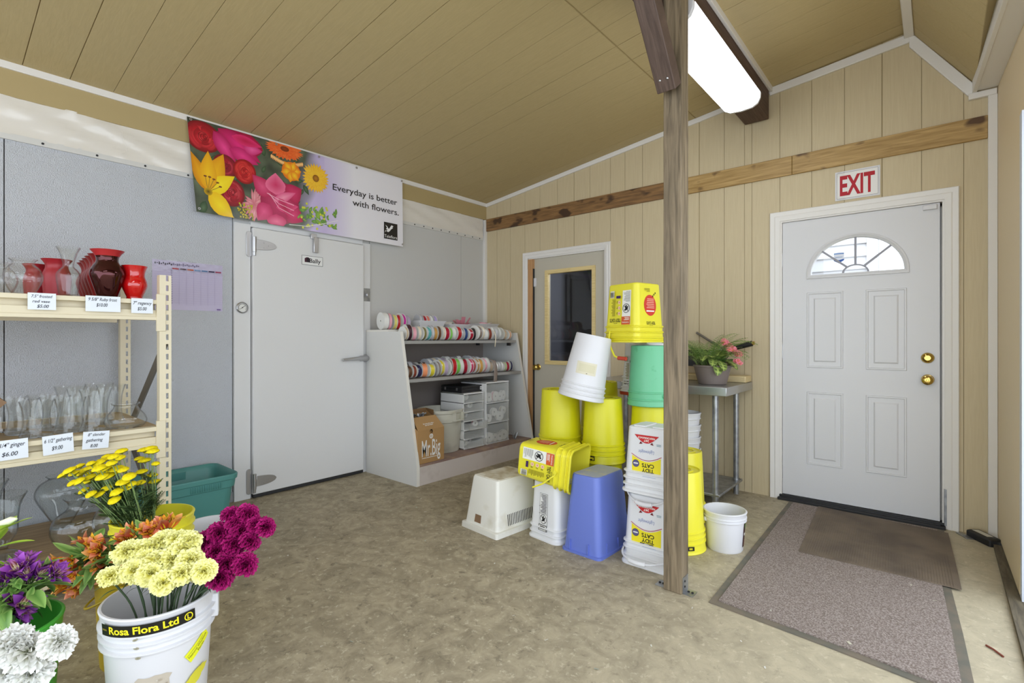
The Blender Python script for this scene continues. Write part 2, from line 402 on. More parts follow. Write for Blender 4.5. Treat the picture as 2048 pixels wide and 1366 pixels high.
class Print:
    """flat ink layers in (u, v) metres, laid on a surface by a mapping function"""
    def __init__(s): s.mb = MB(); s.k = 0; s.step = .00025
    def raw(s, P, F, c):
        s.k += 1; s.mb.add([(p[0], p[1], s.k * s.step) for p in P], F, 0, c)
    def rect(s, x0, y0, x1, y1, col, nx=1, ny=1, cf=None):
        P = [(x0 + (x1 - x0) * i / nx, y0 + (y1 - y0) * j / ny) for j in range(ny + 1) for i in range(nx + 1)]
        F = [(j * (nx + 1) + i, j * (nx + 1) + i + 1, (j + 1) * (nx + 1) + i + 1, (j + 1) * (nx + 1) + i) for j in range(ny) for i in range(nx)]
        s.raw(P, F, [lin(cf(*p)) for p in P] if cf else lin(col))
    def poly(s, P, col): s.raw(P, [tuple(range(len(P)))], lin(col))
    def fan(s, c, P, c0, c1, closed=True):
        n = len(P); F = [(0, 1 + i, 1 + (i + 1) % n) for i in range(n if closed else n - 1)]
        s.raw([c] + list(P), F, [lin(c0)] + [lin(c1)] * n)
    def ell(s, cx, cy, rx, ry, c0, c1=None, n=28, a0=0, a1=2 * PI, rot=0):
        P = []
        for i in range(n):
            a = a0 + (a1 - a0) * i / (n if abs(a1 - a0) > 6.28 else n - 1)
            x, y = rx * math.cos(a), ry * math.sin(a)
            P.append((cx + x * math.cos(rot) - y * math.sin(rot), cy + x * math.sin(rot) + y * math.cos(rot)))
        s.fan((cx, cy) if abs(a1 - a0) > 6.28 else (sum(p[0] for p in P) / n, sum(p[1] for p in P) / n), P, c0, c1 or c0)
    def ring(s, cx, cy, r, w, col, n=28, a0=0, a1=2 * PI):
        P = []; F = []
        for i in range(n + 1):
            a = a0 + (a1 - a0) * i / n
            P += [(cx + r * math.cos(a), cy + r * math.sin(a)), (cx + (r - w) * math.cos(a), cy + (r - w) * math.sin(a))]
        for i in range(n): F.append((2 * i, 2 * i + 2, 2 * i + 3, 2 * i + 1))
        s.raw(P, F, lin(col))
    def line(s, pts, w, col):
        P = []; F = []
        for i, p in enumerate(pts):
            a = Vector(pts[min(i + 1, len(pts) - 1)]) - Vector(pts[max(i - 1, 0)])
            a.normalize(); nn = Vector((-a.y, a.x)) * w / 2
            P += [(p[0] + nn.x, p[1] + nn.y), (p[0] - nn.x, p[1] - nn.y)]
        for i in range(len(pts) - 1): F.append((2 * i, 2 * i + 1, 2 * i + 3, 2 * i + 2))
        s.raw(P, F, lin(col))
    def text(s, st, x, y, h, col, w=None, align='L', rot=0, bold=0.0, shear=0.0):
        V, F, tw = text2d(st, bold, shear)
        sx = (w / tw) if w else h / .7; sy = h / .7; W = tw * sx
        ox = {'L': 0, 'C': -W / 2, 'R': -W}[align]
        P = []
        for (a, b) in V:
            a = a * sx + ox; b = b * sy
            P.append((x + a * math.cos(rot) - b * math.sin(rot), y + a * math.sin(rot) + b * math.cos(rot)))
        s.raw(P, F, lin(col))
    def petal(s, x, y, ang, L, W, c0, c1, tip=.25, n=7):
        P = []
        for i in range(n + 1):
            t = i / n; P.append((t * L, W / 2 * math.sin(PI * (t ** (1 - tip))) if 0 < t < 1 else 0))
        for i in range(n - 1, 0, -1):
            t = i / n; P.append((t * L, -W / 2 * math.sin(PI * (t ** (1 - tip)))))
        ca, sa = math.cos(ang), math.sin(ang)
        Q = [(x + p[0] * ca - p[1] * sa, y + p[0] * sa + p[1] * ca) for p in P]
        s.fan((x + L * .45 * ca, y + L * .45 * sa), Q, c0, c1)
    def refine(s, L):
        """split large ink areas so they can follow a round surface"""
        mb = s.mb; V = [tuple(v) for v in mb.V]; T = []
        for f, c in zip(mb.F, mb.C):
            for k in range(1, len(f) - 1):
                T.append(([V[f[0]], V[f[k]], V[f[k + 1]]], [c[0], c[k], c[k + 1]]))
        out = []
        while T:
            p, c = T.pop()
            d = [math.dist(p[i][:2], p[(i + 1) % 3][:2]) for i in range(3)]; i = d.index(max(d))
            if d[i] <= L: out.append((p, c)); continue
            j, k = (i + 1) % 3, (i + 2) % 3
            mp = tuple((p[i][q] + p[j][q]) / 2 for q in range(3)); mc = tuple((c[i][q] + c[j][q]) / 2 for q in range(4))
            T.append(([p[i], mp, p[k]], [c[i], mc, c[k]])); T.append(([mp, p[j], p[k]], [mc, c[j], c[k]]))
        nm = MB()
        for p, c in out: nm.add(p, [(0, 1, 2)], 0, c)
        s.mb = nm
    def build(s, name, mapf, parent=None, m='print', clip=None, fine=None):
        if fine: s.refine(fine)
        mb = s.mb
        if clip:
            for v in mb.V:
                v.x = min(max(v.x, clip[0]), clip[2]); v.y = min(max(v.y, clip[1]), clip[3])
        mb.V = [Vector(mapf(v.x, v.y, v.z)) for v in mb.V]
        return mb.build(name, M[m], parent)

def flat(o, u, v, n):
    o, u, v, n = Vector(o), Vector(u).normalized(), Vector(v).normalized(), Vector(n).normalized()
    return lambda a, b, k: o + u * a + v * b + n * (k + .0006)
def cylmap(rz, a0, z0):
    """wrap around a round body: rz(z) gives the outer radius, a0 the angle of u=0"""
    def f(u, v, k):
        z = z0 + v; r = rz(z); a = a0 + u / r
        return ((r + k + .0008) * math.cos(a), (r + k + .0008) * math.sin(a), z)
    return f
# ================================================================== THE ROOM
ZE, XR, ZR = 2.72, 3.80, 3.195          # eave height, ridge position and height
XW = 4.215                              # right wall
def zceil(x):
    return ZE + (ZR - ZE) * x / XR if x <= XR else max(2.72, ZR + (x - XR) * (2.75 - ZR) / (4.11 - XR))

mb = MB(); mb.box(-.2, 6.2, -7.0, .02, -.12, 0)
struct(mb.build('floor', M['concrete']))
mb = MB(); mb.box(-6, 12, .14, 9, -.14, -.02)
struct(mb.build('ground_outside', M['concrete']))

# exit wall (y = 0), boards between grooves, with two door openings
DX0, DX1, DZ = 3.03, 3.975, 2.085       # exit door opening
TX0, TX1, TZ = .632, 1.560, 2.045       # putty door opening
gro = [.184, .382, .585, .785, 1.007, 1.205, 1.387, 1.609, 1.758, 1.93, 2.13, 2.33, 2.435, 2.635, 2.788, 2.842, 3.038, 3.246, 3.445, 3.656, 3.862, 4.064]
wide = {2.435, 3.656, 1.205}
cuts = sorted(set(gro + [0.0, TX0, TX1, DX0, DX1, XR, XW + .1]))
mb = MB()
def wall_col(mb, xa, xb, y0, y1, m, g0=0, g1=0):
    segs = [0.0]
    mid = (xa + xb) / 2
    z0 = 0
    if DX0 < mid < DX1: z0 = DZ
    if TX0 < mid < TX1: z0 = TZ
    a, b = xa + g0, xb - g1
    za, zb = zceil(a) + .02, zceil(b) + .02
    V = [(a, y0, z0), (b, y0, z0), (b, y0, zb), (a, y0, za), (a, y1, z0), (b, y1, z0), (b, y1, zb), (a, y1, za)]
    mb.add(V, [(0, 1, 2, 3), (5, 4, 7, 6), (1, 5, 6, 2), (4, 0, 3, 7), (3, 2, 6, 7), (4, 5, 1, 0)], m)
for xa, xb in zip(cuts[:-1], cuts[1:]):
    ga = .0016 if xa in gro else 0; gb = .0016 if xb in gro else 0
    if xa in wide: ga = .004
    if xb in wide: gb = .003
    wall_col(mb, xa, xb, 0, .014, 0, ga, gb)
for xa, xb in zip(cuts[:-1], cuts[1:]):
    wall_col(mb, xa, xb, .006, .12, 1)
struct(mb.build('wall_back', [M['tan_wall'], M['groove']]))

# cooler wall (x = 0): embossed panels and seams
mb = MB()
seams = [-7.0, -5.1, -3.871, -2.69, -1.53, -.378, .02]
for a, b in zip(seams[:-1], seams[1:]):
    sm = b < -2.6
    mb.box(-.02, 0, a + .0025, b - .0025, 0, 2.6, 0 if sm else 1)
mb.box(-.12, -.008, -7, .02, 0, ZE + .1, 2)
struct(mb.build('wall_left', [M['cooler'], M['cooler_smooth'], M['dark']]))
# right wall with a doorway further along
mb = MB()
for (ya, yb, z0) in ((-.93, .02, .03), (-2.1, -.93, 2.25)):
    fx_ = lambda y, z: XW + (-y) * (.012 + .040 * z / 2.75)
    V = [(fx_(ya, z0), ya, z0), (fx_(yb, z0), yb, z0), (fx_(yb, 2.75), yb, 2.75), (fx_(ya, 2.75), ya, 2.75)]
    mb.add(V + [(x + .12, y, z) for x, y, z in V], [(0, 1, 2, 3), (7, 6, 5, 4), (0, 4, 5, 1), (1, 5, 6, 2), (2, 6, 7, 3), (3, 7, 4, 0)])
struct(mb.build('wall_right', M['tan_right']))
mb = MB(); mb.box(XW + .014, XW + .09, -.985, -.905, 0, 2.22)
struct(mb.build('trim_doorway', mat('bluish_white_paint', (206, 212, 224), .5)))
mb = MB(); mb.box(XW - .030, XW + .1, -2.2, -.20, 0, .02, 0)
struct(mb.build('baseboard_right', [wood('rotten_sill', (74, 66, 52), (110, 100, 80), .8, (8, 1, 8), bump=1.0), M['dark']]))

# ceiling: boards run up the slope
def slope_ceiling(name, P0, P1, ys, y_end, joint=None, thick=.012):
    mb = MB()
    P0, P1 = Vector(P0), Vector(P1); d = P1 - P0; n = Vector((-d.z, 0, d.x)).normalized()
    if n.z < 0: n = -n
    spans = [(0, 1)] if joint is None else [(0, joint - .0012), (joint + .0012, 1)]
    for i, (ya, yb) in enumerate(zip(ys[:-1], ys[1:])):
        for (s0, s1) in spans:
            a = P0 + d * s0; b = P0 + d * s1
            g = .0012 if i % 6 else .003
            V = []
            for k in (0, thick):
                for (p, y) in ((a, ya - g), (b, ya - g), (b, yb + g), (a, yb + g)):
                    q = p + n * k; V.append((q.x, y, q.z))
            mb.add(V, [(0, 1, 2, 3), (7, 6, 5, 4), (0, 4, 5, 1), (1, 5, 6, 2), (2, 6, 7, 3), (3, 7, 4, 0)], 0)
    V = []
    for k in (.005, .1):
        for (p, y) in ((P0, ys[0]), (P1, ys[0]), (P1, ys[-1]), (P0, ys[-1])):
            q = p + n * k; V.append((q.x, y, q.z))
    mb.add(V, [(0, 1, 2, 3), (7, 6, 5, 4), (0, 4, 5, 1), (1, 5, 6, 2), (2, 6, 7, 3), (3, 7, 4, 0)], 1)
    return struct(mb.build(name, [M['tan_ceiling'], M['groove_c']]))
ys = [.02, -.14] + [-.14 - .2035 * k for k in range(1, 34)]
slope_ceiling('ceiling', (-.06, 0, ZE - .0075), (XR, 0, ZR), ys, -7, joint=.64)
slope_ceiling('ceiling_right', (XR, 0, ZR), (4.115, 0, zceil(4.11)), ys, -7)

# soffit board, plastic sheeting and screwed strip over the cooler wall
mb = MB(); mb.box(0, .022, -7, 0, 2.54, 2.70)
struct(mb.build('trim_soffit', M['tan_plain'], bevel=.002))
mb = MB(); mb.box(0, .012, -7, -.045, 2.302, 2.338, 0)
y = -6.9
while y < -.06:
    mb.cyl((.010, y, 2.318), (.0145, y, 2.318), .0065, 10, 1); y += .245 if y < -1.2 else .115
struct(mb.build('trim_strip', [M['strip_metal'], M['black']]))
mb = MB(); ny, nz = 240, 8; V = []; F = []
for i in range(ny + 1):
    yy = -7 + 6.95 * i / ny
    for j in range(nz + 1):
        t = j / nz; zz = 2.332 + .215 * t
        w = noise.noise(Vector((yy * 4.2 + t * 2.6, t * 1.4, 3.1))) * .020 + abs(noise.noise(Vector((yy * 11 - t * 5, t * 2, 9)))) * .022
        V.append((.012 + w * (.3 + t * (1.4 - t)), yy, zz))
for i in range(ny):
    for j in range(nz):
        a = i * (nz + 1) + j; F.append((a, a + nz + 1, a + nz + 2, a + 1))
mb.add(V, F)
struct(mb.build('trim_sheeting', M['sheeting'], sharp=80))
# white trims
mb = MB(); mb.box(0, .034, -7, 0, 2.685, 2.732)
struct(mb.build('trim_eave', M['white_trim'], bevel=.003))
def gable_trim(name, xa, xb, w, y0=-.018):
    za, zb = zceil(xa), zceil(xb)
    mb = MB()
    V = [(xa, y0, za - w), (xb, y0, zb - w), (xb, y0, zb), (xa, y0, za), (xa, 0, za - w), (xb, 0, zb - w), (xb, 0, zb), (xa, 0, za)]
    mb.add(V, [(0, 1, 2, 3), (5, 4, 7, 6), (1, 5, 6, 2), (4, 0, 3, 7), (3, 2, 6, 7), (4, 5, 1, 0)])
    struct(mb.build(name, M['white_trim'], bevel=.004))
gable_trim('trim_gable', .03, 2.97, .042)
gable_trim('trim_gable_upper', 2.97, XR + .01, .058)
gable_trim('trim_gable_right', XR, 4.105, .105, -.022)
mb = MB(); mb.box(XR - .026, XR + .026, -6.8, -.02, ZR - .045, ZR)
struct(mb.build('trim_ridge', M['white_trim'], bevel=.004))
mb = MB()
for (xa, xb, z0, z1) in ((4.112, 4.228, 2.70, 2.82), (4.102, 4.124, 2.692, 2.79)):
    s_ = .055
    V = [(xa, -.02, z0), (xb, -.02, z0), (xb + 3 * s_, -3, z0), (xa + 3 * s_, -3, z0), (xa, -.02, z1), (xb, -.02, z1), (xb + 3 * s_, -3, z1), (xa + 3 * s_, -3, z1)]
    mb.add(V, [(0, 1, 2, 3), (7, 6, 5, 4), (0, 4, 5, 1), (1, 5, 6, 2), (2, 6, 7, 3), (3, 7, 4, 0)])
struct(mb.build('trim_soffit_right', M['white_trim'], bevel=.003))
mb = MB(); mb.box(4.085, 4.212, -.03, 0, 2.655, 2.692)
struct(mb.build('trim_ledge_right', M['white_trim'], bevel=.003))
mb = MB(); mb.box(4.172, 4.214, -.03, 0, 0, 2.655)
struct(mb.build('trim_corner_right', M['white_trim'], bevel=.002))
mb = MB(); mb.box(0, .036, -.036, 0, 0, 2.535)
struct(mb.build('trim_corner', M['white_trim'], bevel=.002))
# stained ledger across the exit wall, two lengths
for k, (xa, xb) in enumerate(((.037, 2.235), (2.237, 3.121), (3.123, 4.172))):
    mb = MB(); mb.box(xa, xb, -.02, 0, 2.405, 2.543)
    struct(mb.build('trim_ledger', M['board_wood' if k else 'board_dark'], bevel=.003))
# roof beam and its trim
mb = MB(); mb.box(2.80, 2.97, -6.8, -.03, 2.85, 3.105)
struct(mb.build('beam', M['beam_wood'], bevel=.006))
mb = MB(); mb.box(2.97, 2.992, -6.8, -.02, 3.055, 3.10)
struct(mb.build('trim_beam', M['white_trim'], bevel=.004))

# ---------------------------------------------------------------- doors
def rect_rings(mb, x0, x1, z0, z1, prof, m=0, fill=True):
    """moulded rectangle on a wall facing -y: prof = [(inset, y)]"""
    rings = []
    for (i, y) in prof: rings.append([(x0 + i, y, z0 + i), (x1 - i, y, z0 + i), (x1 - i, y, z1 - i), (x0 + i, y, z1 - i)])
    mb.loft(rings, m, cap0=False, cap1=fill)
def casing(name, xo0, xo1, zo, xi0, xi1, zi, w):
    """moulded door casing as three mitred lengths"""
    mb = MB()
    prof = [(0, 0), (0, -.016), (.004, -.02), (w * .45, -.014), (w * .55, -.017), (w * .85, -.012), (w, -.008), (w, .02)]
    path = lambda i: [(xo0 + i, 0.0), (xo0 + i, zo - i), (xo1 - i, zo - i), (xo1 - i, 0.0)]
    V = []; F = []
    for (i, y) in prof:
        for (x, z) in path(i): V.append((x, y, z))
    for a in range(len(prof) - 1):
        for b in range(3): F.append((a * 4 + b, a * 4 + b + 1, (a + 1) * 4 + b + 1, (a + 1) * 4 + b))
    mb.add(V, F)
    # jamb lining
    jx0, jx1, jz = xo0 + w, xo1 - w, zo - w
    mb.box(jx0 - .02, jx0 + .012, .0, .13, 0, jz); mb.box(jx1 - .012, jx1 + .02, .0, .13, 0, jz); mb.box(jx0 + .0121, jx1 - .0121, .0, .13, jz - .012, jz + .03)
    mb.box(jx0 + .012, jx0 + .032, .058, .12, 0, jz - .012); mb.box(jx1 - .032, jx1 - .012, .058, .12, 0, jz - .012); mb.box(jx0 + .012, jx1 - .012, .058, .12, jz - .032, jz - .012)
    return struct(mb.build(name, M['white_trim'], sharp=30))
casing('trim_exit_casing', 2.972, 4.043, 2.142, DX0, DX1, DZ, .068)
casing('trim_putty_casing', .566, 1.614, 2.102, TX0, TX1, TZ, .06)

# exit door: steel slab with fan light
SX0, SX1, SZ0, SZ1, SY = 3.052, 3.954, .035, 2.062, .012
door = struct(thing('door_1', 'x', 'door')); del door['label']; del door['category']
mb = MB()
fx, fz, fa, fb = 3.506, 1.655, .268, .245      # glass centre, base, half width, height
n = 40; xs = [fx - fa * math.cos(PI * k / n) for k in range(n + 1)]; zs = [fz + fb * math.sin(PI * k / n) for k in range(n + 1)]
V = []; F = []
def quad(p): 
    o = len(V); V.extend(p); F.append((o, o + 1, o + 2, o + 3))
for Y, flip in ((SY, 0), (SY + .042, 1)):
    q0 = len(F)
    quad([(SX0, Y, SZ0), (xs[0], Y, SZ0), (xs[0], Y, SZ1), (SX0, Y, SZ1)]); quad([(xs[-1], Y, SZ0), (SX1, Y, SZ0), (SX1, Y, SZ1), (xs[-1], Y, SZ1)])
    for k in range(n):
        quad([(xs[k], Y, SZ0), (xs[k + 1], Y, SZ0), (xs[k + 1], Y, fz), (xs[k], Y, fz)])
        quad([(xs[k], Y, zs[k]), (xs[k + 1], Y, zs[k + 1]), (xs[k + 1], Y, SZ1), (xs[k], Y, SZ1)])
for k in range(n): quad([(xs[k], SY, zs[k]), (xs[k], SY + .042, zs[k]), (xs[k + 1], SY + .042, zs[k + 1]), (xs[k + 1], SY, zs[k + 1])])
quad([(xs[0], SY, fz), (xs[-1], SY, fz), (xs[-1], SY + .042, fz), (xs[0], SY + .042, fz)])
mb.add(V, F)
mb.box(SX0, SX0 + .002, SY, SY + .042, SZ0, SZ1); mb.box(SX1 - .002, SX1, SY, SY + .042, SZ0, SZ1); mb.box(SX0, SX1, SY, SY + .042, SZ1 - .002, SZ1); mb.box(SX0, SX1, SY, SY + .042, SZ0, SZ0 + .002)
for (x0, x1) in ((3.213, 3.436), (3.566, 3.787)):
    for (z0, z1) in ((.985, 1.53), (.283, .81)):
        rect_rings(mb, x0, x1, z0, z1, [(0, SY), (.003, SY - .007), (.011, SY - .007), (.018, SY + .007), (.034, SY + .007), (.052, SY - .007)])
mb.build('slab', M['white_door'], door, sharp=25)
# fan light surround: half ellipse moulding
mb = MB()
def arch(i, y, base):
    P = [(fx - (fa + i) * math.cos(PI * k / n), y, fz + (fb + i) * math.sin(PI * k / n)) for k in range(n + 1)]
    P = [(P[0][0], y, fz - i * base)] + P + [(P[-1][0], y, fz - i * base)]
    return P
mb.loft([arch(.027, SY, 1), arch(.025, SY - .011, 1), (arch(.014, SY - .014, 1)), arch(.006, SY - .008, 1), arch(0, SY - .006, 1), arch(-.002, SY + .02, 0)], 0, cap0=False, cap1=False)
fl = mb.build('fan_light', M['white_door'], door, sharp=35)
mb = MB()
def bar2(p, q, w):
    a = Vector((p[0], p[1])); b = Vector((q[0], q[1])); d = (b - a).normalized(); nn = Vector((-d.y, d.x)) * w / 2
    pts = [a + nn, b + nn, b - nn, a - nn]
    mb.loft([[(t.x, SY + .004, t.y) for t in pts], [(t.x, SY + .018, t.y) for t in pts]])
ra, rb = .078, .058
for ang in (40, 90, 140):
    c, s_ = math.cos(math.radians(ang)), math.sin(math.radians(ang))
    k = 1 / math.sqrt((c / fa) ** 2 + (s_ / fb) ** 2); k0 = 1 / math.sqrt((c / ra) ** 2 + (s_ / rb) ** 2)
    bar2((fx + c * k0, fz + s_ * k0), (fx + c * k, fz + s_ * k), .013)
rin = [(ra * math.cos(PI * k / 16), rb * math.sin(PI * k / 16)) for k in range(17)]
for k in range(16):
    a, b = rin[k], rin[k + 1]
    g = .86
    q = [a, b, (b[0] * g, b[1] * g), (a[0] * g, a[1] * g)]
    mb.loft([[(fx + t[0], SY + .004, fz + t[1]) for t in q], [(fx + t[0], SY + .018, fz + t[1]) for t in q]])
mb.build('muntin', M['frame_grey'], fl)
mb = MB()
P = [(fx - fa * math.cos(PI * k / n), fz + fb * math.sin(PI * k / n)) for k in range(n + 1)]
mb.loft([[(p[0], SY + .020, p[1]) for p in P], [(p[0], SY + .024, p[1]) for p in P]])
mb.build('pane', M['pane'], fl)
p = Print()
sh = [(-.031, .02), (-.031, .072), (0, .078), (.031, .074), (.031, .02), (0, .0)]
p.poly(sh, (232, 238, 250)); p.poly([(-.031, .02), (0, .0), (.031, .02), (.029, .03), (0, .022), (-.029, .03)], (52, 96, 176))
p.rect(-.03, .064, .03, .072, (120, 156, 214)); p.rect(-.022, .040, .022, .046, (170, 186, 214))
p.build('sticker', flat((3.408, SY + .0185, 1.728), (1, 0, 0), (0, 0, 1), (0, -1, 0)), fl)
for z, r in ((1.072, .03), (.932, .032)):
    mb = MB(); T = Matrix.Translation((3.892, SY, z)) @ Matrix.Rotation(PI / 2, 4, 'X')
    if z > 1: mb.lathe([(0, .0), (.034, 0), (.034, .006), (.027, .016), (.018, .02), (.016, .022), (0, .022)], 28, T=T); mb.box(-.016, .016, -.005, .005, .02, .036, T=T)
    else: mb.lathe([(0, 0), (.034, 0), (.033, .006), (.016, .012), (.013, .03), (.024, .038), (.031, .05), (.029, .064), (.018, .072), (.008, .072), (.006, .068), (0, .068)], 28, T=T)
    mb.build('deadbolt' if z > 1 else 'door_knob', M['brass'], door)
for z in (.2, 1.1, 1.78):
    mb = MB(); mb.cyl((SX0 - .008, SY - .006, z - .05), (SX0 - .008, SY - .006, z + .05), .006, 10); mb.box(SX0 - .012, SX0 + .003, SY - .003, SY, z - .05, z + .05)
    mb.build('hinge', M['chrome'], door)
mb = MB(); mb.box(3.868, 3.938, SY - .022, SY, 2.02, 2.05)
mb.build('alarm_contact', M['white_pl'], door, bevel=.004)
mb = MB(); mb.box(3.03, 3.98, -.045, .1, 0, .018, 0); mb.box(3.03, 3.98, -.01, .08, .018, .034, 0); mb.box(3.05, 3.955, -.018, -.008, .01, .026, 0)
struct(mb.build('trim_threshold', M['rubber'], bevel=.003))
mb = MB(); mb.box(3.972, 3.99, -.012, .0, .02, .25); struct(mb.build('trim_weatherstrip', M['galv'], bevel=.002))

# putty coloured door with a wood-framed window
door = struct(thing('door_2', 'x', 'door')); del door['label']; del door['category']
PX0, PX1, PY = .69, 1.553, .03
WX0, WX1, WZ0, WZ1 = .868, 1.398, .962, 1.866
mb = MB()
for (x0, x1, z0, z1) in ((PX0, WX0, .01, 2.03), (WX1, PX1, .01, 2.03), (WX0, WX1, .01, WZ0), (WX0, WX1, WZ1, 2.03)): mb.box(x0, x1, PY, PY + .042, z0, z1)
mb.build('slab', M['door_tan'], door)
mb = MB(); rings = []
for (i, y) in ((0, PY), (0, PY - .014), (.036, PY - .014), (.040, PY - .008), (.04, PY + .02)):
    x0, x1, z0, z1 = WX0 - .034 + i, WX1 + .034 - i, WZ0 - .034 + i, WZ1 + .034 - i
    rings.append([(x0, y, z0), (x1, y, z0), (x1, y, z1), (x0, y, z1)])
mb.loft(rings, cap0=False, cap1=False)
wf = mb.build('window_stop', M['pine'], door, sharp=25)
mb = MB(); mb.box(WX0, WX1, PY + .016, PY + .021, WZ0, WZ1); mb.build('pane', M['dark_pane'], wf)
mb = MB(); T = Matrix.Translation((.742, PY, .895)) @ Matrix.Rotation(PI / 2, 4, 'X')
mb.lathe([(0, 0), (.033, 0), (.032, .005), (.014, .012), (.012, .034), (.022, .04), (.03, .052), (.028, .066), (.014, .074), (0, .074)], 28, T=T)
mb.build('door_knob', M['brass'], door)
mb = MB(); mb.box(.682, .72, PY - .016, PY, 1.74, 1.83); mb.build('hinge', M['white_pl'], door, bevel=.003)
mb = MB(); mb.box(.626, .688, -.004, .12, 0, 1.93, 0); mb.box(.626, .69, -.006, .1, 1.93, 2.03, 0)
struct(mb.build('trim_pine_jamb', M['pine_jamb'], bevel=.002))
mb = MB(); mb.box(.684, .692, .004, .1, 0, 1.93); struct(mb.build('trim_door_seal', M['rubber']))
# store room glimpsed through that window
mb = MB(); mb.box(.2, 2.6, 2.2, 2.26, 0, 2.6); mb.box(.14, .2, .12, 2.26, 0, 2.6); mb.box(2.6, 2.66, .12, 2.26, 0, 2.6); mb.box(.14, 2.66, .12, 2.26, 2.5, 2.6)
mb.box(.86, 1.0, 1.2, 2.2, 0, 2.5); mb.box(1.25, 1.9, 2.17, 2.2, 0, 2.0)
struct(mb.build('wall_store_room', M['store_dark']))
sl = D.lights.new('store_room_fill', 'POINT'); sl.energy = 80; sl.shadow_soft_size = .12; so = D.objects.new('store_room_fill', sl); COL.objects.link(so); so.location = (1.9, 1.1, 2.3)  # added fill light without a fixture, brightens the view through the window

# walk-in cooler door
door = struct(thing('door_3', 'x', 'door')); del door['label']; del door['category']
mb = MB()
mb.box(0, .022, -2.687, -2.572, 0, 2.05); mb.box(0, .022, -1.612, -1.533, 0, 2.05); mb.box(0, .022, -2.572, -1.612, 2.032, 2.10)
struct(mb.build('trim_cooler_frame', M['cooler_door'], bevel=.002))
mb = MB(); mb.box(.004, .05, -2.566, -1.618, .03, 2.026); mb.build('slab', M['cooler_door'], door, bevel=.006)
mb = MB(); mb.box(.004, .042, -2.56, -1.622, .006, .03); mb.build('door_sweep', M['rubber'], door)
def strap(z):
    mb = MB()
    pts = []
    for k in range(13):
        t = k / 12; pts.append((-2.545 + .15 * t, .036 * math.sqrt(max(0, 1 - t ** 2.2)) + .002))
    ring = [(y, z + h) for (y, h) in pts] + [(y, z - h) for (y, h) in reversed(pts)]
    mb.loft([[(.05, y, zz) for (y, zz) in ring], [(.058, y, zz) for (y, zz) in ring]])
    mb.cyl((.05, -2.556, z - .058), (.05, -2.556, z + .058), .014, 16)
    mb.loft([[(x, -2.585 + .02 * math.cos(a), z + (.075 if math.sin(a) > 0 else -.075) + .02 * math.sin(a)) for a in [2 * PI * k / 20 for k in range(20)]] for x in (.022, .03)])
    mb.cyl((.05, -2.556, z - .085), (.05, -2.556, z - .055), .011, 12)
    for (yy, zz) in ((-2.49, .018), (-2.455, 0), (-2.49, -.018)): mb.cyl((.056, yy, z + zz), (.0605, yy, z + zz), .004, 8)
    mb.build('hinge', M['chrome'], door, bevel=.0015)
strap(1.9); strap(.128)
mb = MB()
mb.tube([(.06, -1.585, 1.02), (.075, -1.63, 1.02), (.085, -1.70, 1.02), (.083, -1.79, 1.016), (.08, -1.845, 1.012)], [.022, .024, .016, .012, .011], 12)
mb.lathe([(0, 0), (.034, 0), (.034, .02), (.026, .034), (0, .036)], 20, T=Matrix.Translation((.022, -1.585, 1.02)) @ Matrix.Rotation(PI / 2, 4, 'Y'))
mb.box(.022, .06, -1.66, -1.575, .995, 1.045)
mb.build('latch_handle', M['chrome'], door, bevel=.003)
mb = MB(); mb.box(.05, .075, -2.10, -2.06, 1.895, 2.02); mb.box(.045, .065, -2.118, -2.07, 2.005, 2.05); mb.build('door_closer', M['chrome'], door, bevel=.003)
p = Print(); p.rect(-.09, -.038, .09, .038, (40, 38, 40)); p.rect(-.0875, -.0355, .0875, .0355, (226, 226, 224))
p.poly([(-.066, -.016), (-.066, .014), (-.05, .024), (-.03, .024), (-.03, -.016)], (74, 34, 50)); p.poly([(-.05, -.016), (-.05, .012), (-.036, .024), (-.026, .018), (-.026, -.016)], (34, 22, 32))
p.text('Bally', -.026, -.016, .034, (26, 22, 28), w=.098, bold=.012)
mb = MB(); mb.box(.05, .0535, -2.194, -2.012, 1.79, 1.866); pl = mb.build('name_plate', M['strip_metal'], door, bevel=.001)
p.build('lettering', flat((.0535, -2.103, 1.828), (0, 1, 0), (0, 0, 1), (1, 0, 0)), pl)
g = thing('temperature_gauge', 'round chrome dial thermometer on the cooler door frame', 'gauge', (.022, -2.635, 1.424))
mb = MB(); T = Matrix.Rotation(PI / 2, 4, 'Y'); mb.lathe([(0, 0), (.04, 0), (.042, .012), (.036, .018), (.033, .012), (0, .012)], 28, T=T); mb.build('case', M['chrome'], g)
p = Print(); p.ell(0, 0, .032, .032, (222, 222, 218)); p.ring(0, 0, .029, .004, (120, 120, 120), a0=-.6, a1=3.74); p.line([(-.016, -.012), (.02, .016)], .003, (30, 30, 30)); p.ell(0, 0, .004, .004, (30, 30, 30))
p.build('dial', flat((.0125, 0, 0), (0, 1, 0), (0, 0, 1), (1, 0, 0)), g)
s = thing('light_switch', 'grey steel switch plate on the frame by the cooler latch', 'switch', (.022, -1.572, 1.588))
mb = MB(); mb.box(0, .004, -.034, .034, -.058, .058); mb.build('plate', M['galv'], s, bevel=.001)
mb = MB(); mb.cyl((.004, 0, 0), (.012, 0, 0), .012, 14); mb.box(.004, .02, -.004, .004, -.012, .008); mb.build('toggle', M['chrome'], s)
for k, yy in enumerate((-2.705, -1.515)):
    pl = MB(); pl.box(0, .004, yy - .022, yy + .03, .0, .075); pl.cyl((.004, yy, .04), (.008, yy, .04), .007, 10)
    struct(pl.build('trim_foot_plate', M['galv']))

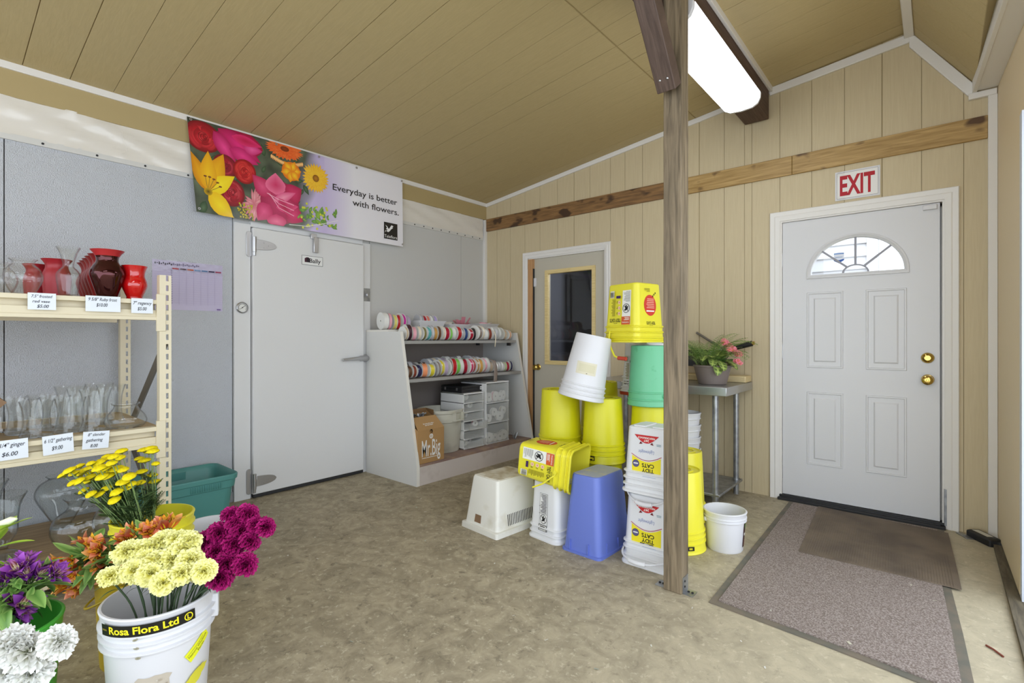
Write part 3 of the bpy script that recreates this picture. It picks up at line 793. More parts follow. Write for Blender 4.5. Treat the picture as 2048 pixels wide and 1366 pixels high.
# outside, beyond the fan light
mb = MB()
for k in range(26):
    z = k * .14; V = [(-1, 2.5, z), (3.35, 2.5, z), (3.35, 2.52, z + .14), (-1, 2.52, z + .14)]
    mb.add(V, [(0, 1, 2, 3)])
mb.box(3.35, 3.45, 2.49, 2.6, 0, 3.7); mb.box(-1, 3.45, 2.53, 2.6, 0, 3.7)
struct(mb.build('wall_outside_siding', M['siding']))
mb = MB(); mb.box(4.03, 4.10, 1.9, 1.97, 0, 3.4); struct(mb.build('pillar_outside', M['siding']))

# ---------------------------------------------------------------- post, brace, brackets
post = thing('wooden_post', 'weathered square timber post standing in the middle of the concrete floor', 'post', (2.985, -1.833, 0))
mb = MB(); mb.box(-.0445, .0445, -.043, .043, 0, 2.85); mb.build('shaft', M['post_wood'], post, bevel=.004)
mb = MB()
T = Matrix.Translation((0, -.043, 2.39)) @ Matrix.Rotation(math.radians(38), 4, 'X')
mb.box(-.0445, .0445, -.085, .0, 0.0, .75, T=T)
for xx in (-.018, .018): mb.cyl((xx, -.089, .055), (xx, -.08, .055), .006, 10, 1, T=T)
mb.build('brace', [M['brace_wood'], M['chrome']], post, bevel=.004)
for sgn in (-1, 1):
    mb = MB(); mb.box(sgn * .0445, sgn * .048, -.03, .03, .002, .075); mb.box(sgn * .0445, sgn * .092, -.03, .03, 0, .004)
    for q in ((.2, .03), (.5, .055)): mb.cyl((sgn * .048, -.012, q[1]), (sgn * .0505, -.012, q[1]), .005, 8, 1)
    for xx in (.062, .08): mb.cyl((sgn * xx, .0, .004), (sgn * xx, .0, .008), .006, 8, 1)
    mb.build('bracket', [M['galv'], M['dark']], post)

# ---------------------------------------------------------------- lamps under the beam
def lamp(label, y):
    t = thing('ceiling_light', label, 'light fixture', (2.918, y, 2.85), 0, 'fluorescent fixtures under the beam')
    mb = MB(); mb.box(-.115, .115, -.60, .60, -.03, 0); mb.build('housing', M['white_pl'], t, bevel=.004)
    prof = [(-.123, -.012), (-.121, -.045), (-.105, -.078), (-.07, -.097), (0, -.103), (.07, -.097), (.105, -.078), (.121, -.045), (.123, -.012)]
    mb = MB(); V = []; F = []
    for yy in (-.59, .59):
        for (x, z) in prof: V.append((x, yy, z))
    for k in range(len(prof) - 1): F.append((k, k + 1, len(prof) + k + 1, len(prof) + k))
    mb.add(V, F); mb.build('diffuser', M['diffuser'], t, sharp=80)
    for yy in (-.612, .588):
        mb = MB(); ring = prof + [(.10, 0), (-.10, 0)]
        mb.loft([[(x, yy, z) for (x, z) in ring], [(x, yy + .024, z) for (x, z) in ring]]); mb.build('end_cap', M['white_pl'], t, bevel=.003)
    return t
l1 = lamp('lit white fluorescent fixture hanging under the dark roof beam by the post', -1.145)
dup(l1, (2.918, -4.6, 2.85), 0, 'unseen fluorescent fixture added behind the viewer on the roof beam to light the room')  # extra fixture out of view, added to light the room
# ================================================================== BUCKETS
# round bucket, upright in its own frame
def bucket_prof(h, rt, rb, ribs=(.055, .085, .115), flange=.007, bh=0):
    """outer profile bottom to rim, then inside down again"""
    def R(z): return rb + (rt - rb) * z / h
    P = [(0, .006), (rb - .012, .006), (rb - .008, 0), (rb - .003, 0), (rb, .006)]
    for d in sorted(ribs, reverse=True):
        z = h - d
        P += [(R(z - .006), z - .006), (R(z) + flange, z - .002), (R(z) + flange, z + .003), (R(z) + .002, z + .006)]
    P += [(R(h - .02) + .003, h - .02), (rt + .003, h - .012), (rt + .006, h - .004), (rt + .003, h), (rt - .003, h)]
    P += [(R(h - .02) - .004, h - .02), (R(.02) - .004, .02), (rb - .016, .01), (0, .01)]
    return P, R
def round_bucket(name, label, m, loc, rot=(0, 0, 0), h=.375, rt=.148, rb=.127, ribs=(.055, .085, .115), group=None, cat='bucket', base=None, bail=None, sticker=None, flange=.007, foot=False, ears=True):
    t = thing(name, label, cat, loc, rot, group)
    P, R = bucket_prof(h, rt, rb, ribs, flange)
    mb = MB(); mb.lathe(P, 48)
    if foot:   # moulded ring and recess seen on the upturned base
        mb.lathe([(rb * .55, .0055), (rb * .55, .0), (rb * .66, .0), (rb * .66, .0055)], 40)
    mb.build('body', m, t, sharp=40)
    if bail:
        mb = MB(); a = bail.get('ang', 0); dz = bail.get('z', h - .07); rr = R(dz) + .012; sw = bail.get('sag', -.10); out = bail.get('out', .06)
        pts = []
        for k in range(21):
            u = PI * k / 20; x = rr * math.cos(u); s = math.sin(u)
            pts.append((x * math.cos(a) - (rr * .98 + out * .2) * s * math.sin(a), x * math.sin(a) + (rr * .98 + out * .2) * s * math.cos(a), dz + sw * s))
        mb.tube(pts, bail.get('r', .0028), 8)
        hd = mb.build('handle', bail.get('m', M['chrome']), t)
        if bail.get('grip'):
            g = MB(); g.tube(pts[8:13], .009, 10); g.build('grip', bail['grip'], hd)
        for sg in (0, PI):
            e = MB(); e.lathe([(0, 0), (.014, 0), (.012, .012), (.006, .016), (0, .016)], 14, T=Matrix.Translation(((R(dz)) * math.cos(a + sg), R(dz) * math.sin(a + sg), dz)) @ Matrix.Rotation(a + sg, 4, 'Z') @ Matrix.Rotation(PI / 2, 4, 'Y'))
            e.build('ear', m, t)
    for s in (sticker or []):
        pr, a0, z0 = s[0], s[1], s[2]
        dr = s[3] if len(s) > 3 else 0.0
        pr.build(s[4] if len(s) > 4 else 'label', cylmap(lambda z, dr=dr: R(z) + dr, a0, z0), t, fine=.014)
    return t
FLIP = lambda rz=0: (PI, 0, rz)

# square litter pail, upright in its own frame (front faces -y)
def shrink(p, k):
    for v in p.mb.V: v.x *= k; v.y *= k
    return p
def litter_pail(label, m, loc, rot, w=.27, d=.235, h=.36, group=None, prints=None, bail=None, name='litter_pail', ridge=(.03, .065, .10)):
    t = thing(name, label, 'bucket', loc, rot, group)
    mb = MB()
    def ring(z, g=0.0):
        k = .86 + .14 * z / h
        return rrect(w * k + 2 * g, d * k + 2 * g, .036 + g, 6, z)
    R = [ring(0, -.018), ring(0, -.006), ring(.006, 0)]
    for q in sorted(ridge, reverse=True):
        z = h - q; R += [ring(z - .006), ring(z - .001, .012), ring(z + .004, .012), ring(z + .006, .001)]
    R += [ring(h - .016, .002), ring(h - .010, .013), ring(h, .013), ring(h, .001), ring(h - .02, -.004), ring(.02, -.004), ring(.012, -.02)]
    mb.loft(R, 0)
    for (x0, x1) in ((-.085, -.02), (.02, .085)): mb.box(x0, x1, -.07, .07, -.006, .004)      # moulded feet under the base
    for sx in (-1, 1): mb.box(sx * .05 - .045, sx * .05 + .045, -d / 2 - .004, -d / 2 + .012, h - .10, h - .066)
    mb.build('body', m, t, sharp=35, bevel=.0015)
    if bail:
        b = MB(); dz = h - .085; x = w / 2 * .98; pts = []
        for k in range(21):
            u = PI * k / 20; s = math.sin(u) ** .7
            pts.append((x * 1.06 * math.cos(u), bail['y'] * s, dz + bail['z'] * s))
        b.tube(pts, bail.get('r', .006), 8); hd = b.build('handle', bail['m'], t)
        g = MB(); g.tube(pts[8:13], .012, 10); g.build('grip', bail.get('gm', bail['m']), hd)
    def face(side, zc):
        k = .86 + .14 * zc / h; tilt = .14 * (w if side in 'lr' else d) / 2 / h
        if side == 'f': return flat((0, -d / 2 * k, zc), (1, 0, 0), (0, -.14 * d / 2 / h, 1), (0, -1, -.04))
        if side == 'b': return flat((0, d / 2 * k, zc), (-1, 0, 0), (0, .14 * d / 2 / h, 1), (0, 1, -.04))
        if side == 'r': return flat((w / 2 * k, 0, zc), (0, 1, 0), (.14 * w / 2 / h, 0, 1), (1, 0, -.04))
        return flat((-w / 2 * k, 0, zc), (0, -1, 0), (-.14 * w / 2 / h, 0, 1), (-1, 0, -.04))
    for (pr, side, zc) in (prints or []): pr.build('label', face(side, zc), t)
    return t

# ---- printed panels
K_, Wt, Rd, Pu = (26, 26, 26), (238, 238, 232), (200, 40, 36), (58, 30, 90)
def warn(p, x, y, s, fg=K_):
    """round no-climbing warning pictogram"""
    p.ring(x, y, s, s * .12, fg)
    p.ell(x - s * .1, y + s * .1, s * .42, s * .3, fg, n=12, rot=.5); p.ell(x + s * .28, y + s * .38, s * .2, s * .2, fg, n=10)
    p.ell(x + .05 * s, y - s * .35, s * .2, s * .38, fg, n=10, rot=-.4); p.ell(x - s * .4, y - s * .25, s * .3, s * .14, fg, n=8, rot=.8)
    p.line([(x - s * .68, y + s * .68), (x + s * .68, y - s * .68)], s * .12, fg)
def small_lines(p, x0, x1, y0, y1, n, col, seed=1):
    r = random.Random(seed); dy = (y1 - y0) / n
    for k in range(n):
        p.rect(x0, y0 + dy * k, x0 + (x1 - x0) * r.uniform(.55, 1), y0 + dy * k + dy * .45, col)
def barcode(p, x0, y0, w, h):
    p.rect(x0, y0, x0 + w, y0 + h, (222, 220, 200)); r = random.Random(3); x = x0 + w * .06
    while x < x0 + w * .92:
        q = r.uniform(.02, .06) * w; p.rect(x, y0 + h * .18, x + q, y0 + h * .92, (60, 56, 50)); x += q + r.uniform(.03, .06) * w
def side_panel():
    p = Print()
    p.rect(-.085, -.115, -.015, .10, Wt); small_lines(p, -.079, -.021, -.108, -.04, 9, (150, 150, 146)); warn(p, -.05, -.002, .029)
    p.rect(-.085, .05, -.015, .10, (206, 92, 44)); p.text('WARNING', -.079, .082, .009, Wt, w=.058); small_lines(p, -.079, -.021, .056, .076, 3, Wt, 4)
    p.text('TIDY CATS', -.008, .062, .022, K_, w=.092, bold=.02); p.text('purina', .02, .089, .008, K_)
    for k, y in enumerate((.03, -.005, -.04)): p.ell(.004, y, .011, .012, (214, 120, 110), (238, 220, 180)); small_lines(p, .018, .026, y - .008, y + .008, 2, K_, k)
    small_lines(p, .036, .078, -.06, .05, 12, (138, 128, 30), 7)
    p.rect(-.008, -.082, .028, -.066, Pu); barcode(p, .045, -.115, .034, .045)
    return p
def front_red():
    p = Print(); p.ell(.0, -.02, .056, .066, (206, 62, 48)); p.rect(-.036, .012, .036, .02, Wt); small_lines(p, -.036, .036, -.062, .004, 6, (232, 170, 150), 5)
    p.text('TIDY CATS', 0, .082, .018, K_, align='C', w=.08, bold=.02); p.text('purina', .0, .104, .008, K_, align='C')
    for k in range(3): p.ell(-.05 + k * .012, -.098 + k * .01, .004, .006, K_, n=8)
    small_lines(p, .0, .05, -.125, -.10, 3, (140, 130, 30), 2)
    return p
def tidy_front(light=True):
    p = Print()
    for k in range(16):
        xa, xb = -.10 + .2 * k / 16, -.10 + .2 * (k + 1) / 16; ya, yb = -.012 + .034 * math.sin(PI * k / 16), -.012 + .034 * math.sin(PI * (k + 1) / 16)
        p.k -= 1 if k else 0; p.poly([(xa, ya), (xb, yb), (xb, .105), (xa, .105)], (238, 222, 40))
    p.text('TIDY', -.012, .066, .024, K_, align='C', w=.085, bold=.03); p.text('CATS', -.012, .034, .024, K_, align='C', w=.085, bold=.03)
    p.rect(-.05, .094, .04, .103, K_); p.text('PURINA', -.005, .0955, .006, Wt, align='C', bold=.02)
    p.ell(.072, .04, .024, .024, (116, 112, 150), (70, 66, 110)); p.rect(.056, .036, .088, .043, Wt)
    p.line([(-.105 + .21 * k / 16, -.022 + .036 * math.sin(PI * k / 16)) for k in range(17)], .004, (176, 60, 64))
    p.text('Lightweight', 0, -.052, .022, (150, 160, 196), align='C', shear=.3, w=.11)
    p.poly([(-.085 + .17 * k / 12, -.15 + .052 * math.sin(PI * k / 12)) for k in range(13)], (196, 34, 36))
    p.text('24/7', 0, -.122, .014, Wt, align='C', bold=.02); p.text('PERFORMANCE', 0, -.139, .012, Wt, align='C', bold=.015)
    for sx in (-1, 1): p.poly([(sx * .040, -.108), (sx * .026, -.094), (sx * .050, -.090)][::sx], (110, 30, 30))
    small_lines(p, -.1, -.06, -.10, -.085, 2, (120, 150, 160), 9); small_lines(p, -.07, .07, .115, .122, 1, (180, 190, 210), 3)
    return p
def warn_panel():
    p = Print(); a, b = -.032, .032
    p.rect(a, -.105, b, .115, (30, 30, 30)); p.rect(a + .002, -.103, b - .002, .113, (232, 232, 230))
    warn(p, 0, .045, .027); small_lines(p, a + .006, b - .006, -.098, .01, 13, (60, 60, 60), 6); p.line([(a, -.03), (b, -.03)], .002, K_); p.line([(a, .012), (b, .012)], .002, K_)
    p.rect(a, .077, b, .113, K_); p.rect(a + .004, .081, b - .004, .094, Wt); p.rect(a + .004, .097, b - .004, .110, Wt); p.text('WARNING', 0, .0985, .008, K_, align='C', bold=.02); p.rect(-.02, .085, .02, .09, K_)
    return p
def rosa_band(L=.30):
    p = Print(); p.rect(0, 0, L, .034, (22, 20, 12)); Y = (238, 224, 40)
    p.text('Rosa Flora Ltd', L * .12, .0085, .021, Y, w=L * .70, bold=.025)
    p.ring(L * .925, .017, .0125, .003, Y); p.text('L', L * .925, .0105, .013, Y, align='C', bold=.03); p.rect(L * .02, .016, L * .09, .021, (120, 108, 40))
    return p
def small_band():
    p = Print(); p.rect(0, 0, .062, .028, (22, 20, 12)); p.text('Rosa', .006, .008, .016, (238, 224, 40), bold=.03, w=.034); p.rect(.044, .010, .058, .014, (238, 224, 40)); return p

# ================================================================== THE UPTURNED STACK BY THE PUTTY DOOR
GY = 'yellow round buckets in the upturned stack'
# floor row, tall yellow columns
def yellow_col(x, y, lab_low, lab_top, k=1.0, top=.82, m='yellow'):
    h = top / 2 - .001
    round_bucket('round_bucket', lab_low, M[m], (x, y, h), FLIP(1.0), h=h, rt=.138 * k, rb=.118 * k, group=GY)
    return round_bucket('round_bucket', lab_top, M[m], (x, y, top), FLIP(1.0), h=h, rt=.138 * k, rb=.118 * k, group=GY, foot=True)
FX, FY = 2.285, -1.305
yellow_col(1.985, -1.36, 'lowest yellow bucket of the upturned column behind the lying yellow pail', 'yellow upturned bucket under the rim of the tilted white bucket', 1.06, .855)
yellow_col(2.07, -.98, 'lowest yellow bucket of the rear column nearest the putty door', 'yellow upturned bucket furthest back, nearest the putty door knob side', 1.04, .885, m='yellow')
yellow_col(FX, FY, 'lowest yellow bucket of the column behind the blue wastebasket', 'yellow upturned bucket with a black band, above the blue wastebasket', 1.0, .815)
yellow_col(2.55, -1.165, 'lowest yellow bucket under the green bucket column', 'yellow upturned bucket directly under the green bucket', 1.0, .775)
# black maker's band on the bucket above the wastebasket (upside down, as the bucket is)
bk = [o for o in D.objects if o.get('label', '').startswith('yellow upturned bucket with a black band')][0]
P_, R_ = bucket_prof(.4065, .138, .118)
def inv_band(pr, phi, t, h=.4065, d=.05):
    """phi: world direction the band faces; bucket flipped about x then turned by its rz"""
    rz = t.rotation_euler.z; a = -(phi - rz)
    pr.build('label', cylmap(lambda z: R_(z) + .009, a, h - d), t, fine=.014)
inv_band(small_band(), -1.42, bk, d=.052)
tt = round_bucket('round_bucket', 'bright yellow upturned bucket with a black band, between the timber post and the white pail', M['yellow_pail'], (2.80, -1.33, .445), FLIP(.6), h=.445, rt=.141, rb=.118, group=GY, foot=True)
p = Print(); p.rect(0, 0, .07, .022, (22, 20, 12)); p.rect(.012, .006, .03, .016, (200, 190, 40)); p.rect(.04, .006, .062, .012, (200, 190, 40)); inv_band(p, -.62, tt, h=.445, d=.05)
round_bucket('round_bucket', 'bright yellow upturned bucket half hidden behind the one right of the post', M['yellow_pail'], (2.648, -.885, .455), FLIP(.2), h=.455, rt=.138, rb=.118, group=GY, foot=True)['label'] = 'bright yellow upturned bucket behind the one right of the post, near the table leg'
# the tilted white bucket
p = Print(); p.rect(0, 0, .125, .075, (214, 208, 184), 6, 2); p.rect(.01, .012, .11, .06, (208, 202, 172), 4, 2); p.rect(.052, .066, .06, .07, (120, 110, 90))
wb = round_bucket('round_bucket', 'white bucket tilted on top of the yellow buckets, with a beige paper scrap', M['white_pl'], (2.285, -1.42, 1.215), tuple((Matrix.Rotation(-.21, 3, Vector((.58, -.81, .05))) @ Matrix.Rotation(PI, 3, 'X')).to_euler()), h=.40, rt=.142, rb=.112, ribs=(.032, .06, .088), foot=True)
p.build('label', cylmap(lambda z: .112 + .03 * z / .40, 0.55, .17), wb, fine=.014)
round_bucket('round_bucket', 'mint green upturned bucket with a wire handle, beside the timber post', M['mint'], (2.55, -1.165, 1.152), FLIP(.0), rt=.142, rb=.124, foot=True, bail=dict(ang=.55 + PI, z=.31, sag=.012, out=.02), ribs=(.04, .085))
# white litter pail wedged behind, red lid
lp = litter_pail('white litter pail with a red lid, wedged between the tilted white and green buckets', M['white_pail'], (2.40, -.93, 1.165), (PI, 0, -.35), w=.26, d=.23, h=.335, prints=[(side_panel(), 'b', .2)])
mb = MB(); mb.loft([rrect(.285, .255, .04, 6, z) for z in (.337, .358)]); mb.build('lid', M['red_lid'], lp, bevel=.003)
# yellow litter pail crowning the stack
tp = litter_pail('yellow litter pail upside down on the very top of the stack', M['yellow_pail'], (2.445, -1.19, 1.542), (PI, 0, -.27), w=.285, d=.27, h=.37, name='litter_pail',
                 prints=[(side_panel(), 'b', .158), (front_red(), 'r', .158)])
mb = MB()
pts = [(-.075, .142, .30), (-.07, .156, .34), (-.05, .162, .40), (-.01, .168, .455), (.03, .17, .468)]
mb.tube(pts, .006, 8); hd = mb.build('handle', M['yellow_pail'], tp)
mb = MB(); mb.cyl((.025, .17, .467), (.085, .165, .47), .012, 12); mb.build('grip', M['red_lid'], hd)
# front row
# A: white tub with slots
tub = thing('storage_tub', 'white rectangular tub upside down on the floor, with slots and a stained base', 'tub', (1.80, -1.735, 0), -.09)
mb = MB(); R = []
for (z, w, d) in ((.0, .335, .43), (.032, .335, .43), (.034, .30, .392), (.31, .238, .322), (.326, .228, .312)): R.append(rrect(w, d, .012 + (.008 if z > .03 else 0), 4, z))
mb.loft(R, 0, cap0=False); mb.box(-.105, .105, -.145, .145, .3255, .329, 1)
mb.build('body', [M['white_old'], M['white_top']], tub, bevel=.002)
mb = MB(); mb.add([(-.06, -.1946, .05), (.0, -.1946, .05), (.0, -.1886, .098), (-.055, -.1886, .098)], [(0, 1, 2, 3)])
mb.build('hand_hole', M['carton'], tub)
mb = MB()
for k in range(17):
    y = -.10 + k * .0145; mb.add([(.1487, y, .05), (.1487, y + .006, .05), (.1411, y + .006, .118), (.1411, y, .118)], [(0, 1, 2, 3)])
mb.build('slot', M['dark'], tub)
# B: white litter pail with black warning panel
litter_pail('white litter pail upside down, black outlined warning panel, beneath the lying yellow pail', M['white_pail'], (2.165, -1.672, .338), (PI, 0, -.12), w=.235, d=.22, h=.338, prints=[(warn_panel(), 'b', .17)], ridge=(.04, .075))
# C: blue wastebasket
wbk = thing('wastebasket', 'blue rectangular wastebasket upside down on the floor', 'wastebasket', (2.438, -1.632, 0), -.03)
mb = MB(); R = []
for (z, w, d, r) in ((.0, .262, .372, .03), (.012, .262, .372, .03), (.014, .244, .354, .03), (.05, .238, .348, .034), (.415, .186, .29, .036), (.428, .178, .282, .034), (.430, .168, .272, .03)): R.append(rrect(w, d, r, 6, z))
mb.loft(R, 0, cap0=False); mb.loft([rrect(.166, .27, .03, 6, .4302), rrect(.166, .27, .03, 6, .4312)], 1)
for yy in (-.10, .02): mb.box(.116, .124, yy, yy + .004, .012, .07)
for xx in (-.07, .05): mb.box(xx, xx + .004, -.184, -.174, .012, .07)
mb.build('body', [M['blue'], M['blue_top']], wbk, bevel=.0015)
# D: yellow litter pail lying on its side
DIR = Matrix.Rotation(.16, 4, 'Z') @ Matrix.Rotation(PI / 2 + .10, 4, 'Y') @ Matrix.Rotation(-PI / 2, 4, 'Z')
e = (Matrix.Translation((0, 0, 0)) @ DIR).to_euler()
dp = litter_pail('yellow litter pail lying on its side across two upturned white tubs', M['yellow_pail'], (1.985, -1.715, .467), tuple(e), w=.27, d=.235, h=.355,
                 prints=[(side_panel(), 'r', .145), (front_red(), 'f', .145)], bail=None)
mb = MB(); mb.tube([(.137, .015, .262), (.142, .03, .262), (.16, .09, .20), (.168, .125, .14)], .005, 8); mb.cyl((.13, .015, .262), (.145, .015, .262), .011, 12); mb.build('handle', M['yellow_pail'], dp)
# E: two white litter pails stacked
litter_pail('white litter pail with printed label, lower one of the pair by the post', M['white_pail'], (2.782, -1.622, .375), (PI, 0, .0), w=.272, d=.222, h=.375, prints=[(shrink(tidy_front(), .82), 'b', .168)], ridge=(.05, .09, .12), bail=dict(y=.215, z=.02, m=M['white_pl'], r=.005))
litter_pail('white litter pail with printed label, upper one of the pair by the post', M['white_pail'], (2.782, -1.622, .729), (PI, 0, .0), w=.268, d=.22, h=.345, prints=[(shrink(tidy_front(), .80), 'b', .158)], ridge=(.04, .075, .11), bail=dict(y=.135, z=.13, m=M['white_pl'], r=.004))
# ================================================================== WHITE PAILS ON THE RIGHT
p = Print(); p.rect(0, 0, .07, .15, (56, 26, 24), 4, 1); p.ell(.03, .118, .018, .018, (70, 150, 60), (40, 96, 40)); p.rect(.01, .064, .058, .078, Wt); small_lines(p, .008, .06, .012, .05, 4, (150, 110, 100), 2)
round_bucket('pail', 'white pail with dark label and wire handle, open on the floor beside the mat', M['white_pl'], (3.01, -1.19, 0), (0, 0, 0), h=.222, rt=.112, rb=.096, ribs=(.035, .05), cat='bucket',
             bail=dict(ang=.75, z=.168, sag=-.085, out=-.15, r=.002), sticker=[(p, -.12, .03)])
for k in range(6):
    round_bucket('pail', 'white pail in the nested stack under the steel table, ' + ORD[k + 1] + ' from the floor', M['white_pl'], (2.545, -.62, .01 + k * .085), (0, 0, k), h=.235, rt=.115, rb=.092, ribs=(.04,), group='nested white pails under the table')
# ================================================================== STEEL TABLE AND WHAT STANDS ON IT
tb = thing('work_table', 'stainless steel work table with round legs and undershelf, against the wall', 'table', (0, 0, 0))
mb = MB(); mb.box(1.75, 2.85, -.64, -.012, .802, .862); mb.build('tabletop', M['steel_top'], tb, bevel=.004)
mb = MB(); mb.box(1.80, 2.79, -.60, -.06, .095, .112); mb.build('undershelf', M['galv'], tb, bevel=.003)
for x in (1.82, 2.755):
    for y in (-.575, -.10):
        mb = MB(); mb.cyl((x, y, .0), (x, y, .836), .0205, 20); mb.cyl((x, y, .085), (x, y, .122), .026, 20); mb.build('leg', M['galv'], tb)
mb = MB(); mb.box(0, .92, -.075, .075, 0, .05); o = mb.build('wooden_block', M['butcher'], loc=(1.925, -.10, .862), bevel=.008)
tag(o, 'pale wooden plank lying along the back of the steel table', 'plank')
# heat sealer / cutter with a long handle
hs = thing('bench_cutter', 'black lever machine with a black-gripped arm on the wooden plank', 'machine', (2.60, -.10, .912))
mb = MB(); mb.box(-.035, .05, -.035, .035, 0, .012); mb.box(-.025, .03, -.03, -.018, 0, .12); mb.box(-.025, .03, .018, .03, 0, .12); mb.box(-.26, .075, -.016, .016, .06, .19); mb.build('body', M['black'], hs, bevel=.003)
mb = MB(); T = Matrix.Translation((-.02, 0, .17)) @ Matrix.Rotation(-.26, 4, 'Y'); mb.box(-.02, .085, -.02, .02, -.02, .02, T=T); mb.cyl((.05, 0, 0), (.17, 0, 0), .010, 12, T=T)
am = mb.build('lever', M['chrome'], hs, bevel=.002)
mb = MB(); mb.cyl((.135, 0, 0), (.30, 0, 0), .021, 20, T=T); mb.build('grip', M['black'], am)
mb = MB(); mb.cyl((.30, 0, 0), (.318, 0, 0), .013, 14, T=T); mb.build('tip', M['brass'], am)
mb = MB(); mb.cyl((.0, -.04, .09), (.0, -.02, .09), .011, 14); mb.build('bolt', M['chrome'], hs)
# planted bowl
pt = thing('planter', 'grey-brown plastic bowl planted with fern, striped leaves and pink begonia', 'potted plant', (2.675, -.40, .862))
mb = MB(); mb.lathe([(0, .006), (.088, .006), (.092, 0), (.098, .004), (.128, .125), (.134, .128), (.134, .14), (.124, .142), (.12, .12), (0, .118)], 40); mb.lathe([(0, .12), (.12, .12)], 20, 1)
mb.build('pot', [M['pot'], M['soil']], pt)
def leaf_mesh(name, L, W, c0, c1, curl=.3, fold=.15, n=8, stripe=None, m='leafv'):
    mb = MB(); V = []; C = []
    if stripe: n = 18
    for i in range(n + 1):
        t = i / n; w = W / 2 * (math.sin(PI * t) ** (.55 if stripe else .8)) if 0 < t < 1 else .0006
        a = curl * t; x = L * (math.sin(a) / a if abs(a) > 1e-4 else 1) * t; z = (-L * t * (1 - math.cos(a)) / a) if abs(a) > 1e-4 else 0.0
        for j in (-2, -1, 0, 1, 2):
            s = j / 2; V.append((x, w * s * (.72 if abs(j) == 1 and stripe else 1), z + fold * w * abs(s)))
            if stripe: q = 1 if j == 0 else ((.75 if (i // 2) % 2 else .1) if abs(j) == 1 else .38)
            else: q = abs(s) * .7 + .3 * t
            C.append(tuple(lin(c0)[k] * (1 - q) + lin(c1)[k] * q for k in range(3)) + (1,))
    F = [(i * 5 + j, i * 5 + j + 1, (i + 1) * 5 + j + 1, (i + 1) * 5 + j) for i in range(n) for j in range(4)]
    mb.add(V, F, 0, C)
    o = mb.build(name, M[m], sharp=80); me = o.data; D.objects.remove(o); return me
def place(me, name, parent, loc, az, el, roll=0, s=1.0):
    o = D.objects.new(name, me); COL.objects.link(o); o.parent = parent; o.location = loc
    o.rotation_euler = (Matrix.Rotation(az, 4, 'Z') @ Matrix.Rotation(-el, 4, 'Y') @ Matrix.Rotation(roll, 4, 'X')).to_euler(); o.scale = (s, s, s); return o
pray = leaf_mesh('leaf', .100, .058, (48, 70, 38), (178, 198, 104), .9, .12, 9, stripe=True)
begl = leaf_mesh('leaf', .06, .05, (62, 100, 46), (84, 128, 62), .6, .15)
r = random.Random(4)
for (a, el, L) in ((-.75, -.45, 1.0), (-1.2, -.25, .9), (-.30, -.1, 1.0), (-1.65, -.2, .85), (-.55, .25, .95), (-1.25, .3, .9), (-.95, -.75, 1.05), (-.05, -.45, .95), (-.85, .6, .9)):
    place(pray, 'leaf', pt, (.085 * math.cos(a), .085 * math.sin(a), .165 + .05 * r.random()), a, el + .25, r.uniform(-.3, .3), L * 1.25)
# fern fronds
def frond(L, bend, side):
    mb = MB(); N = 15; pts = []; c0, c1 = (84, 120, 52), (150, 176, 92)
    for i in range(N + 1):
        t = i / N; a = 1.25 - bend * t
        if i == 0: p = Vector((0, 0, 0))
        else: p = pts[-1] + Vector((math.cos(a), side * .25 * t, math.sin(a))) * (L / N)
        pts.append(p)
    mb.tube(pts, [.0016 - .001 * i / N for i in range(N + 1)], 5, c=lin(c0))
    for i in range(3, N + 1):
        t = i / N; l = .052 * math.sin(PI * (.15 + .8 * t)) + .01; d = (pts[i] - pts[i - 1]).normalized()
        for s in (-1, 1):
            sd = d.cross(Vector((0, 0, 1))).normalized() * s; tip = pts[i] + (sd * .8 + d * .7 - Vector((0, 0, .25))) * l
            mid = (pts[i] + tip) / 2 + Vector((0, 0, .004)); w = d * .0042
            mb.add([pts[i], mid + w, tip, mid - w], [(0, 1, 2, 3)], 0, [lin(c0), lin(c1), lin(c1), lin(c0)])
    o = mb.build('fern_frond', M['leafv'], sharp=80); me = o.data; D.objects.remove(o); return me
FR = [frond(.34, 1.5, 1), frond(.30, 1.9, -1), frond(.38, 1.2, .5)]
for k in range(60):
    a = r.uniform(-PI, PI); me = FR[k % 3]
    place(me, 'fern_frond', pt, (-.03 + .06 * math.cos(a), .02 + .05 * math.sin(a), .13), a, r.uniform(.0, .3), 0, r.uniform(.66, .95))
place(FR[1], 'fern_frond', pt, (.0, .03, .16), .5, .22, 0, 1.2); place(FR[0], 'fern_frond', pt, (-.02, .03, .16), .9, .3, 0, 1.0)
strap_l = leaf_mesh('grass_blade', .17, .014, (92, 124, 60), (176, 192, 128), .8, .3)
for k in range(20): place(strap_l, 'grass_blade', pt, (-.06 + r.uniform(-.03, .05), -.04 + r.uniform(-.03, .05), .12), r.uniform(-3.0, -1.2), r.uniform(.7, 1.3), 0, r.uniform(.7, 1.1))
